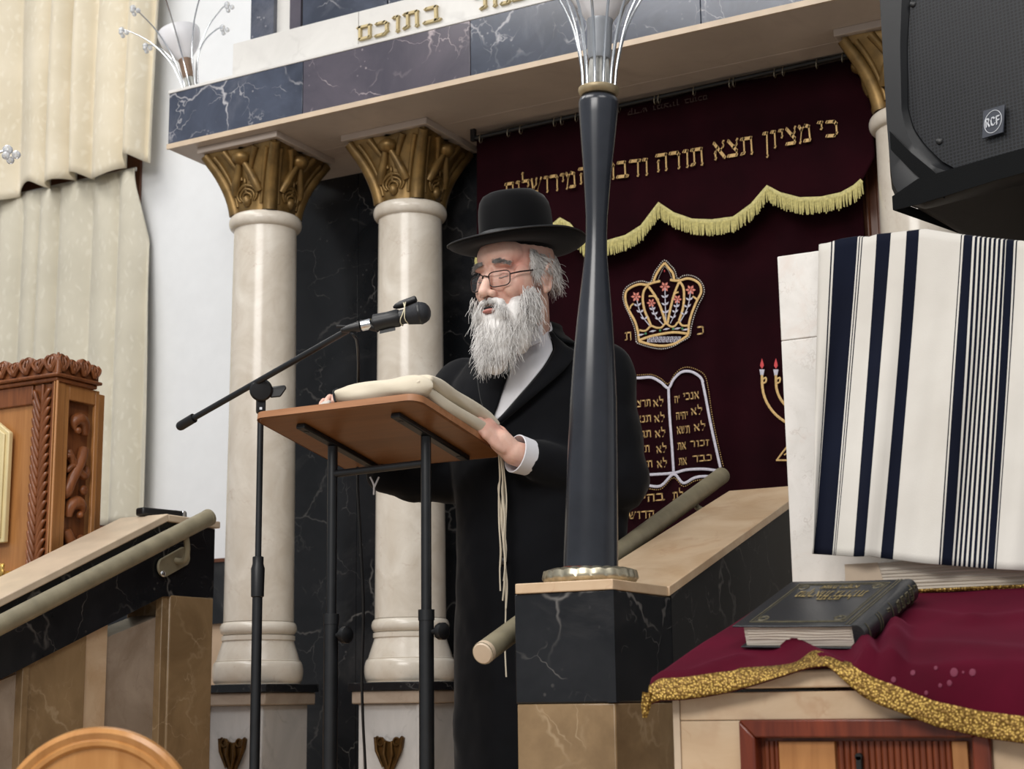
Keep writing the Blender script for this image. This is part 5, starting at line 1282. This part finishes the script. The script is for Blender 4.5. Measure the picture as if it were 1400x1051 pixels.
while z > .95:
    scroll(mb, z, s, .72)
    mb.tube(spline([SP2(s*.6, z-.05), SP2(s*.2, z-.09, .010), SP2(-s*.5, z-.15, .012), SP2(-s*.75, z-.2, .004)], 6), [.005]+[.016]*15+[.014, .009, .004], 8)
    mb.tube(spline([SP2(-s*.7, z-.06), SP2(-s*.1, z-.11, .010), SP2(s*.5, z-.13, .012), SP2(s*.78, z-.1, .004)], 6), [.004]+[.012]*15+[.010, .007, .004], 8)
    mb.ell(SP2(s*.55, z-.17, .008), (.010, .015, .015), nu=10, nv=8)
    for a_ in (-.5, -.1, .3): mb.tube(spline([SP2(-s*(.1+a_*.5), z-.13, .006), SP2(-s*(.45+a_*.4), z-.10+a_*.06, .014), SP2(-s*(.8+a_*.1), z-.115+a_*.11, .006)], 4), [.004]+[.008]*7+[.004], 7)
    z -= .235; s = -s
obj('scroll_carving', mb, M['carved'], cc, smooth=60, label='carved acanthus scrolls')
pz0 = P(10, 742, Y=by).z; pz1 = P(0, 578, Y=by).z; pz2 = P(18, 592, Y=by).z; px1 = KX(18)
mb = MB().prism([(px1-.4, by-.002, pz0), (px1, by-.002, pz0), (px1, by-.002, pz2), (px1-.05, by-.002, pz1), (px1-.4, by-.002, pz1)], (0, -.016, 0))
mb2 = MB().prism([(px1-.39, by-.0185, pz0+.012), (px1-.012, by-.0185, pz0+.012), (px1-.012, by-.0185, pz2-.004), (px1-.055, by-.0185, pz1-.012), (px1-.39, by-.0185, pz1-.012)], (0, -.006, 0))
obj('cream_board', mb, M['cream_paint'], cc, bevel=.003); obj('cream_board_field', mb2, M['cream_paint'], cc, bevel=.003)
bo = P(2, 786, Y=by-.03); mb = MB()
for k in range(5): a = k*1.25; mb.tube(spline([bo+V((.012*cos(a), -.01, -.02)), bo+V((.028*cos(a+.5), -.02, .004)), bo+V((.02*cos(a+1), -.014, .026)), bo+V((.006*cos(a), -.01, .012))], 4), .005, 7)
mb.ell(bo+V((0, -.005, -.006)), (.03, .02, .02)); mb.box((bo.x-.045, bo.y+.004, bo.z-.05), (bo.x+.03, bo.y+.032, bo.z+.01))
obj('brass_lock', mb, M['gold'], cc, smooth=50, label='gold ornamental lock')

# ------------------------------------------------------------------ wooden chair in the near left corner
dC = 2.25; cq = P(132, 1137, d=dC); rC = 141/2200*dC
ch = thing('wooden_chair', 'light wooden chair with round moulded back at bottom left', 'chair', (cq.x, cq.y, 0))
fx = V((.52, -.85, 0)).normalized(); rx = V((-fx.y, fx.x, 0))     # chair back faces the camera side
prof = [(.001, -.012), (rC*.8, -.012), (rC*.9, -.014), (rC*.975, -.010), (rC, 0), (rC*.985, .012), (rC*.94, .016), (rC*.88, .012), (rC*.86, .015), (rC*.82, .015), (rC*.79, .008), (.001, .008)]
obj('backrest', MB().lathe(prof, cq, 96, ax=fx), M['birch'], ch, smooth=40)
zs = .46
sd = cq-fx*.22
seat = MB(); ring = [V((sd.x, sd.y, 0))+rx*(.2*cos(a))+fx*(.2*sin(a)) for a in [2*pi*i/40 for i in range(40)]]
seat.prism([p+ZZ*(zs-.025) for p in ring], (0, 0, .025)); obj('seat', seat, M['birch'], ch, bevel=.006)
for s in (-1, 1):
    obj('back_post', MB().tube([V((sd.x, sd.y, zs))+fx*.17+rx*(s*.07), V((cq.x, cq.y, cq.z-rC*.7))+rx*(s*.07)], .013, 12), M['birch'], ch)
    for u in (-1, 1): obj('leg', MB().tube([V((sd.x, sd.y, zs-.02))+fx*(.13*u)+rx*(s*.13), V((sd.x, sd.y, 0))+fx*(.18*u)+rx*(s*.18)], [.017, .012], 12), M['birch'], ch)
# ------------------------------------------------------------------ the man at the lectern
BX, BY = -1.80, 3.395                      # body axis on the platform; he faces -Y
def B3(x, y, z): return V((BX+y, BY-x, LZ+z))     # x forward, y to his left, z up
hd0 = P(706, 381, d=3.78)                 # head centre at eye level
HY = radians(42-28.7)                     # head turned to his right of straight ahead
hp = radians(5)
hf = V((-sin(HY)*cos(hp), -cos(HY)*cos(hp), -sin(hp))); hl = V((cos(HY), -sin(HY), 0)); hu = hf.cross(hl).normalized()
HM = Matrix((hf, hl, hu)).transposed()
def H3(x, y, z): return hd0+hf*x+hl*y+hu*z
man = thing('person', 'white-bearded man in black suit, wide black hat and glasses reading at lectern', 'person', (BX, BY, LZ))
def rotl(ax, deg): return HM@Matrix.Rotation(radians(deg), 3, ax)
mb = MB()
E3 = lambda c, r, M_=None: mb.ell(H3(*c), r, M_ or HM, 24, 16)
E3((-.012, 0, .045), (.098, .077, .085)); E3((.028, 0, -.02), (.066, .064, .085)); E3((.036, 0, -.085), (.052, .050, .036)); E3((.046, 0, .048), (.052, .064, .046))
for s in (-1, 1):
    E3((.077, s*.031, .022), (.017, .027, .010)); E3((.062, s*.043, -.034), (.028, .022, .026)); E3((.040, s*.058, -.02), (.034, .014, .04))
    E3((.0765, s*.032, -.004), (.0125, .0165, .0125)); E3((.081, s*.032, -.0165), (.008, .017, .005)); E3((.079, s*.033, -.026), (.008, .017, .006))
    E3((.079, s*.030, -.02), (.010, .018, .006))
    E3((.104, s*.0145, -.047), (.013, .009, .0085))
mb.caps(H3(.086, 0, .012), H3(.114, 0, -.036), .0095, .0125); E3((.117, 0, -.042), (.0125, .0135, .012)); E3((.088, 0, -.062), (.012, .022, .012)); E3((.09, 0, -.085), (.012, .02, .01))
for s in (-1, 1):                           # ears
    em = HM@Matrix.Rotation(radians(-12), 3, 'Y')@Matrix.Rotation(radians(s*22), 3, 'Z')
    mb.ell(H3(-.014, s*.077, -.012), (.019, .006, .031), em)
    c = H3(-.016, s*.0805, -.010); q = []
    for i in range(13):
        a = lerp(-100, 200, i/12); q.append(c+em@V((-.0185*cos(radians(a-50)) if False else .0185*cos(radians(a)), s*.003, .030*sin(radians(a)))))
    q = [c+em@V((.019*cos(radians(lerp(20, 265, i/12))), s*.004, .031*sin(radians(lerp(20, 265, i/12))))) for i in range(13)]
    mb.tube(q, [.003]+[.0046]*11+[.003], 8); mb.ell(H3(-.010, s*.079, -.040), (.010, .006, .010), em); mb.ell(H3(.004, s*.077, -.014), (.006, .006, .009), em)
nk = B3(.035, 0, 1.44)
mb.caps(H3(-.025, 0, -.05), nk, .056, .062)
# trunk, legs and arms under the clothes
mb.caps(nk, B3(.01, 0, 1.0), .085, .12); mb.caps(B3(.015, -.12, 1.33), B3(.015, .12, 1.33), .058, .058); mb.ell(B3(0, 0, .95), (.15, .13, .13))
for s in (-1, 1): mb.caps(B3(0, s*.09, .9), B3(.01, s*.09, .48), .08, .058); mb.caps(B3(.01, s*.09, .48), B3(-.01, s*.09, .09), .055, .04); mb.caps(B3(-.03, s*.09, .045), B3(.13, s*.10, .035), .035, .03)
sL, eL, wL = B3(.0, .185, 1.385), B3(-.03, .21, 1.12), P(702, 619, d=3.645)
sR, eR = B3(.01, -.185, 1.385), P(566, 660, d=3.93)
wR = BD(.33, .47, T+.055)
hL0 = P(683, 590, d=3.565)
for a, b, c in ((sL, eL, wL), (sR, eR, wR)): mb.caps(a, b, .046, .038)
mb.caps(eL, wL, .04, .028); mb.caps(eR, BD(.42, 1.06, T+.06), .04, .036); mb.caps(BD(.42, 1.06, T+.06), wR, .036, .028)
def hand(mb, w, tip, back, side, curl=(.35, .5, .4), spread=.06, size=1.):
    """w wrist, tip direction point, back = normal of the hand's back, side = +1 thumb towards d x back"""
    d = (V(tip)-V(w)).normalized(); back = V(back); back = (back-d*back.dot(d)).normalized(); sx = d.cross(back)*side
    mid = V(w)+d*.045*size; Mh = Matrix((d, sx, back)).transposed()
    mb.ell(V(w)+d*.05*size, (.05*size, .040*size, .016*size), Mh); mb.ell(V(w)+d*.075*size, (.026*size, .041*size, .015*size), Mh); mb.caps(w, V(w)+d*.04*size, .026*size, .027*size)
    for i, (o, L, r) in enumerate(((.030, .076, .0083), (.0105, .084, .0085), (-.0095, .078, .0082), (-.0285, .062, .0074))):
        p = V(w)+d*(.088-.004*abs(i-1))*size+sx*o*size; dd = (d+sx*(spread*(1.5-i)*.8)).normalized(); bk_n = back
        ang = 0.
        mb.ell(p, .0098*size, nu=12, nv=8)
        for L_, cu in zip((.47*L, .3*L, .25*L), curl):
            ang += cu*(1+.12*(i-1)); v = dd*cos(ang)-bk_n*sin(ang); q = p+v*L_*size; mb.caps(p, q, r*size, r*.9*size, 12); p = q; r *= .93
    p = V(w)+d*.022*size+sx*.028*size; v = (d*.62+sx*.72-back*.25).normalized(); q = p+v*.042*size; mb.caps(V(w)+d*.015*size+sx*.012*size, p, .014*size, .0125*size, 12); mb.caps(p, q, .0125*size, .0105*size, 12)
    v2 = (d*.92+sx*.25-back*.35).normalized(); mb.caps(q, q+v2*.034*size, .0105*size, .0085*size, 12)
hand(mb, wL, P(650, 570, d=3.635), (CC-wL).normalized()*.5+V((.3, 0, .9)), 1, (.2, .4, .3))
hand(mb, wR, BD(.43, -.10, T+.045), V((-.2, 0, 1)), -1, (.15, .4, .4))
body = obj('body', mb, M['skin'], man, smooth=180); remesh(body, .0028, 3, .5)
# mouth
obj('lower_lip', MB().ell(H3(.1045, 0, -.0855), (.007, .019, .0055), HM), M['lips'], man, label='pink lower lip')
obj('mouth_gap', MB().ell(H3(.1035, 0, -.0785), (.006, .016, .004), HM), M['dark'], man)
mb = MB()
for s in (-1, 1): mb.tube(spline([H3(.0850, s*.018, -.0095), H3(.0900, s*.032, -.0125), H3(.083, s*.047, -.009)], 5), .0011, 6)
obj('lashes', mb, M['brow'], man)
# clothes
RG = [(.42, .19, .17, .0), (.8, .188, .168, 0.), (.95, .182, .162, .005), (1.1, .182, .156, .01), (1.22, .198, .152, .02), (1.32, .20, .138, .028), (1.38, .188, .122, .03), (1.43, .155, .10, .028), (1.465, .11, .083, .028), (1.495, .08, .073, .03)]
def ring_at(z):
    for r, q in zip(RG, RG[1:]):
        if z <= q[0]: t = max(0, (z-r[0])/(q[0]-r[0])); return [lerp(r[i], q[i], t) for i in range(4)]
    return list(RG[-1])
def TS3(th, z, off=0.):     # th 0 = straight ahead, + to his left
    _, a, b, cx = ring_at(z); c, s = cos(th), sin(th); e = .82
    x = cx+(b+off)*(abs(c)**e)*(1 if c >= 0 else -1); y = (a+off)*(abs(s)**e)*(1 if s >= 0 else -1); return B3(x, y, z)
jk = MB(); zz = [r[0] for r in RG]; zs_l = []
for a, b in zip(zz, zz[1:]):
    k = max(1, int((b-a)/.03)); zs_l += [lerp(a, b, i/k) for i in range(k)]
zs_l.append(zz[-1]); nA = 64; vs = []
for z in zs_l:
    for i in range(nA):
        th = 2*pi*i/nA; f = .006*sin(5*th+z*2)*max(0, min(1, (1.0-z)*2.5)); vs.append(TS3(th, z, f))
fs = [(i*nA+k, i*nA+(k+1) % nA, (i+1)*nA+(k+1) % nA, (i+1)*nA+k) for i in range(len(zs_l)-1) for k in range(nA)]+[tuple(range(nA-1, -1, -1)), tuple((len(zs_l)-1)*nA+k for k in range(nA))]
jk.add(vs, fs)
def sleeve(s, e, w, r0, r1, r2, mid=None):
    jk.ell(s, .079); jk.ell(s.lerp(B3(.02, 0, 1.40), .35), .07); pts = spline([s, s.lerp(e, .35), s.lerp(e, .75), e]+(mid or [e.lerp(w, .3), e.lerp(w, .65)])+[w], 5); n = len(pts); rr = []
    for i in range(n):
        t = i/(n-1); r = lerp(r0, r1, t*2) if t < .5 else lerp(r1, r2, (t-.5)*2); rr.append(r*(1+.035*sin(t*31)+.03*sin(t*17+1)))
    jk.tube(pts, rr, 22)
wd = (wL-eL).normalized(); cL = wL-wd*.035
sleeve(sL, eL, cL, .078, .066, .046)
wdR = (wR-BD(.36, .85, T+.06)).normalized(); cR = wR-wdR*.05
sleeve(sR, eR, cR, .078, .062, .044, [BD(.42, 1.06, T+.06), BD(.36, .85, T+.06)])
jk.caps(B3(-.05, .18, 1.16), B3(-.05, .165, 1.02), .05, .05)
jk.tube(spline([P(645, 655, d=3.92), P(600, 655, d=3.92), P(550, 650, d=3.9), P(508, 640, d=3.86)], 5), [.06]*5+[.058]*5+[.054]*4+[.044, .03], 18)
jacket = obj('coat', jk, M['suit'], man, smooth=180); remesh(jacket, .0085, 5, .5)
q = jacket.modifiers.new('folds', 'DISPLACE'); tx = bpy.data.textures.new('cloth_folds', 'CLOUDS'); tx.noise_scale = .11; tx.noise_depth = 2; q.texture = tx; q.strength = .012; q.mid_level = .5; q.texture_coords = 'LOCAL'
# shirt front and lapels, laid over the chest
def patch(th0, th1, z0, z1, off, nu=12, nv=20):
    return MB().grid(lambda u, v: TS3(lerp(th0(v), th1(v), u), lerp(z0, z1, v), off), nu, nv)
thc = -.02
def LPW(v): return .40*v/.74 if v < .74 else .40-(v-.74)/.26*.30-(.07 if v > .77 else 0)
sv = patch(lambda v: thc-.01+.20*v, lambda v: thc+.02+.95*v**1.1, 1.265, 1.485, .013); obj('shirt_front', sv, M['shirt'], man, smooth=180, solid=.002, label='white shirt front')
lw = MB().grid(lambda u, v: TS3(thc+.02+.95*v**1.1+(.005+LPW(v))*u, lerp(1.255, 1.48, v), .017+.005*sin(pi*u)), 10, 30)
obj('lapel', lw, M['suit'], man, smooth=180, solid=.004)
lw = MB().grid(lambda u, v: TS3(thc-.01+.20*v-(.005+LPW(v))*u, lerp(1.255, 1.48, v), .017+.005*sin(pi*u)), 10, 30)
obj('lapel', lw, M['suit'], man, smooth=180, solid=.004)
ncx = nk.lerp(H3(-.025, 0, -.05), .35)
axn = (H3(-.025, 0, -.05)-nk).normalized()
obj('shirt_collar', MB().lathe([(.068, -.03), (.0685, -.01), (.066, .02), (.063, .034), (.060, .034), (.062, .0), (.064, -.03)], ncx, 40, ax=axn), M['shirt'], man, smooth=60, label='white shirt collar')
for s in (-1, 1):
    wing = MB(); a = ncx+axn*.028; f_ = B3(1, 0, 0)-B3(0, 0, 0); l_ = B3(0, 1, 0)-B3(0, 0, 0)
    wing.prism([a+f_*.06+l_*(s*.012), a+f_*.03+l_*(s*.062), a+f_*.055+l_*(s*.075)-ZZ*.05, a+f_*.09+l_*(s*.03)-ZZ*.075], f_*.003); obj('collar_point', wing, M['shirt'], man)
cl_ = MB().grid(lambda u, v: TS3(lerp(-2.05, 2.05, u)+pi, lerp(1.455, 1.515, v), .012-.012*v), 40, 5); obj('coat_collar', cl_, M['suit'], man, smooth=180, solid=.005)
mb = MB()
for k in range(3): mb.ell(TS3(thc+.05, 1.07-.11*k, .007), (.010, .006, .010), nu=12, nv=8)
for k in range(1): obj('button', MB().ell(TS3(thc+.04, 1.06, .008), (.010, .006, .010), nu=12, nv=8), M['black_plastic'], man)
obj('button', MB().ell(TS3(thc+.04, .94, .008), (.010, .006, .010), nu=12, nv=8), M['black_plastic'], man)
def cuff(w, d, r, back=.02, fwd=.012): return MB().lathe([(r*.9, -back), (r, -back), (r*1.04, fwd), (r*.98, fwd+.001), (r*.88, -back+.002)], w, 28, ax=d)
cq_ = cL+wd*.012
obj('shirt_cuff', MB().lathe([(.034, -.02), (.042, -.018), (.0445, .018), (.042, .019), (.036, -.016)], cq_, 28, ax=wd), M['shirt'], man, label='white cuff of the left arm')
obj('shirt_cuff', MB().lathe([(.034, -.02), (.044, -.018), (.0465, .018), (.043, .019), (.036, -.016)], cR+wdR*.012, 28, ax=wdR), M['shirt'], man)
mb = MB()
for k, (x, y) in enumerate(((506, 652), (518, 652))): mb.tube(spline([P(x, y, d=3.785), P(511+2*k, y+11, d=3.78), P(511, 676-k*8, d=3.785)], 4), .0022, 6)
obj('fringe_string', mb, M['shirt'], man)
for s in (-1, 1):
    obj('trouser_leg', MB().tube([B3(0, s*.09, .86), B3(.01, s*.09, .48), B3(-.01, s*.09, .07)], [.10, .082, .07], 20), M['suit'], man)
    o_ = obj('shoe', MB().caps(B3(-.045, s*.09, .05), B3(-.02, s*.09, .06), .045, .045).ell(B3(.06, s*.1, .035), (.05, .12, .036)).box(B3(-.09, s*.095-.042, 0), B3(.17, s*.1+.045, .014)), M['black_plastic'], man); remesh(o_, .006, 5)
# hat
hc = H3(-.012, 0, .066)
def hat(rx, ry, z, c=None): return lambda a: hc+hf*(rx*cos(a))+hl*(ry*sin(a))+hu*z
mb = MB(); prof = [(.088, .072, -.01), (.093, .076, .005), (.101, .083, .006), (.13, .112, .004), (.155, .137, .006), (.168, .150, .012), (.1725, .1545, .017), (.1735, .1555, .020), (.171, .153, .0215), (.155, .138, .013), (.13, .113, .010), (.104, .087, .012)]
N = 96; vs = []
for rx, ry, z in prof:
    for i in range(N): a = 2*pi*i/N; edge = max(0, (rx-.11)/.06); vs.append(hc+hf*(rx*cos(a))+hl*(ry*sin(a))+hu*(z+edge*(.010*sin(a)**2-.006*cos(a)*(cos(a) > 0))))
fs = [(k*N+i, k*N+(i+1) % N, (k+1)*N+(i+1) % N, (k+1)*N+i) for k in range(len(prof)-1) for i in range(N)]
mb.add(vs, fs); ht = obj('hat', mb, M['hat_felt'], man, smooth=180, label='black felt hat')
mb = MB(); prof = [(.099, .081, .010), (.0985, .0805, .03), (.098, .080, .05), (.0975, .0795, .075), (.096, .078, .098), (.092, .074, .118), (.084, .066, .133), (.07, .053, .1425), (.05, .036, .1465), (.025, .018, .1475), (.004, .003, .1475)]
vs = []
for rx, ry, z in prof:
    for i in range(N): a = 2*pi*i/N; vs.append(hc+hf*(rx*cos(a))+hl*(ry*sin(a))+hu*(z-.008*(max(0, (z-.11))/.04)*abs(cos(a))))
fs = [(k*N+i, k*N+(i+1) % N, (k+1)*N+(i+1) % N, (k+1)*N+i) for k in range(len(prof)-1) for i in range(N)]+[tuple((len(prof)-1)*N+k for k in range(N))]
mb.add(vs, fs); obj('crown', mb, M['hat_felt'], ht, smooth=180)
mb = MB(); mb.grid(lambda u, v: hc+hf*((.101-.002*v)*cos(2*pi*u))+hl*((.083-.002*v)*sin(2*pi*u))+hu*(.010+.030*v), 96, 4, wrap=True); obj('hat_band', mb, M['ribbon'], ht, smooth=180, solid=.0008)
mb = MB(); obj('brim_binding', mb.tube([hc+hf*(.1738*cos(a))+hl*(.1558*sin(a))+hu*(.0185+.010*sin(a)**2-.006*cos(a)*(cos(a) > 0)) for a in [2*pi*i/96 for i in range(96)]], .0022, 6, closed=True), M['ribbon'], ht)
# glasses
gls = obj('glasses', MB().tube(spline([H3(.108, -.010, -.008), H3(.1135, 0, -.005), H3(.108, .010, -.008)], 5), .0016, 8), plain('dark_brown_frame', (54, 40, 38), .35, .4), man, label='dark metal framed glasses')
GM = gls.data.materials[0]
for s in (-1, 1):
    ring = []
    for cx, cz, a0 in ((.013, .007, 0), (-.012, .007, 90), (-.010, -.009, 180), (.012, -.009, 270)):
        for i in range(5): a = radians(a0+22.5*i); ring.append((cx+.0135*cos(a), cz+.0095*sin(a)))
    def GP(y, z): return H3(.1065-.30*max(0, abs(y)-.012)-.0, y, z-.015)
    pts = [GP(s*.0345+q[0]*1.02, q[1]) for q in ring]
    obj('lens_frame', MB().tube(pts, .0014, 8, closed=True), GM, gls)
    obj('lens', MB().add(pts, [tuple(range(len(pts)))]), M['glass'], gls, smooth=0)
    hx_ = GP(s*.061, .006); obj('temple', MB().tube(spline([hx_, H3(.070, s*.074, -.004), H3(.03, s*.0795, .003), H3(-.012, s*.083, .012), H3(-.03, s*.084, -.002)], 6), .0019, 8), GM, gls)
# brows, hair, beard
def strands(name, mat, n, fn, r=.0011, par=None):
    mb = MB()
    for i in range(n):
        q = fn(i); k = len(q); mb.tube(q, [r*(1-.65*j/(k-1)) for j in range(k)], 3, cap=False)
    o = obj(name, mb, mat, par or man, smooth=180); o['kind'] = 'stuff'; return o
rd = random.Random(5); g = rd.gauss; un = rd.uniform
def browfn(i):
    s = -1 if i % 2 else 1; t = un(0, 1); p = H3(lerp(.098, .080, t**1.5), s*lerp(.014, .054, t), .028-.010*t+.004*sin(pi*t)+un(-.0045, .0045))
    d = (hl*(s*.8)+hu*un(-.5, .1)+hf*.25).normalized()*un(.008, .015); return [p, p+d*.5+hf*.002, p+d]
strands('eyebrows', M['brow'], 440, browfn, .0008)
# beard: base volume
bb = MB()
for c, r in (((.075, 0, -.128), (.034, .046, .04)), ((.080, -.002, -.155), (.032, .050, .04)), ((.084, -.004, -.182), (.028, .044, .036)), ((.086, -.006, -.205), (.020, .030, .028)), ((.052, .046, -.10), (.034, .024, .05)), ((.052, -.044, -.10), (.034, .024, .05)), ((.024, .062, -.075), (.026, .014, .05)), ((.024, -.062, -.075), (.026, .014, .05)), ((.05, .04, -.14), (.03, .03, .05)), ((.05, -.04, -.14), (.03, .03, .05)), ((.09, .024, -.094), (.016, .016, .02)), ((.09, -.024, -.094), (.016, .016, .02)), ((.096, 0, -.100), (.010, .022, .010)),
             ((.099, .016, -.064), (.011, .016, .008)), ((.099, -.016, -.064), (.011, .016, .008)), ((.094, .031, -.073), (.011, .010, .013)), ((.094, -.031, -.073), (.011, .010, .013))): bb.ell(H3(*c), r, HM)
bo_ = obj('beard', bb, M['beard'], man, smooth=180, label='long white beard'); remesh(bo_, .004, 3)
def flow(p, L, d0, seg, wob, grav=.55):
    pts = [p]; d = d0.normalized(); ph = un(0, 6.28); fr = un(40, 110)
    for k in range(seg):
        d = (d*(1-grav*.35)-ZZ*(grav*.35)+V((g(0, 1), g(0, 1), g(0, 1)))*wob).normalized()
        p = p+d*(L/seg)+hl*(.0018*sin(ph+fr*L*k/seg)); pts.append(p)
    return pts
def beardfn(i):
    k = un(0, 1)
    if k < .60:      # chin and front
        a = un(-1.35, 1.35); v = un(0, 1); z = lerp(-.085, -.185, v); w = pl([(0, .062), (.35, .054), (.7, .046), (1, .03)], v); x = lerp(.045, .062, v)+pl([(0, .05), (.4, .054), (1, .05)], v)*cos(a)
        p = H3(x-.004, w*sin(a)-.010*v, z); L = un(.04, .078)*(1-.15*v); d0 = hf*(.35*cos(a))+hl*(.30*sin(a))-ZZ*.9
        return flow(p, L, d0, 7, .16)
    if k < .82:      # cheeks
        s = 1 if un(0, 1) < .62 else -1; v = un(0, 1); p = H3(lerp(.004, .072, un(0, 1)), s*lerp(.079, .056, v), lerp(-.035, -.115, v)); p = H3(*[(p-hd0).dot(q) for q in (hf, hl, hu)])
        return flow(p, un(.035, .08), hf*.2+hl*(s*.25)-ZZ, 6, .18)
    s = 1 if un(0, 1) < .5 else -1; t = un(0, 1); p = H3(.108-.014*t, s*(.003+.036*t), -.058-.018*t**1.5+un(-.003, .003)); return flow(p, un(.02, .045) if t > .4 else un(.008, .015), hl*(s*.55)-ZZ*.8+hf*.15, 5, .14)
strands('beard_strands', M['beard'], 2600, beardfn, .00085, bo_)
def hairfn(i):
    k = un(0, 1); s = 1 if un(0, 1) < .75 else -1
    if k < .45: p = H3(un(.008, .034), s*un(.072, .078), un(.0, .055)); return flow(p, un(.02, .045), -hf*.5+hl*(s*.25)-ZZ*.8, 5, .14)
    if k < .62: p = H3(un(-.012, .02), s*.080, un(.015, .045)); return flow(p, un(.02, .045), -hf*.9+hl*(s*.4)-ZZ*.3, 5, .16)
    a = un(.55, 1.0)*pi/1.0; p = H3(-.012+.10*cos(a), s*.080*sin(a)+s*.002, un(-.02, .05)); return flow(p, un(.02, .045), hf*cos(a)*.5+hl*(s*.35*sin(a))-ZZ, 6, .2)
strands('hair', M['hair'], 900, hairfn, .0008)
# ------------------------------------------------------------------ light
def area(name, loc, target, sx, sy, w, col=(1, .97, .93)):
    l = bpy.data.lights.new(name, 'AREA'); l.shape = 'RECTANGLE'; l.size = sx; l.size_y = sy; l.energy = w; l.color = col
    o = bpy.data.objects.new(name, l); COL.objects.link(o); o.location = loc; o.rotation_euler = (V(target)-V(loc)).to_track_quat('-Z', 'Y').to_euler()
area('ceiling_light', (-3.0, 1.0, 4.9), (-2.6, 1.6, 0), 2.6, 1.2, 92)
area('ceiling_light', (1.2, 0.6, 4.9), (.6, 1.2, 0), 2.4, 1.2, 70)
area('ceiling_light', (-4.6, 3.0, 5.0), (-4.4, 3.6, 0), 1.6, .8, 36)
area('ceiling_light', (-1.2, -2.6, 4.2), (-1.5, 3.0, 1.0), 3.4, 1.4, 190)
w = bpy.data.worlds.new('room_light'); S.world = w; w.use_nodes = True
w.node_tree.nodes['Background'].inputs[0].default_value = (.93, .96, 1, 1); w.node_tree.nodes['Background'].inputs[1].default_value = .4
S.view_settings.exposure = 0.
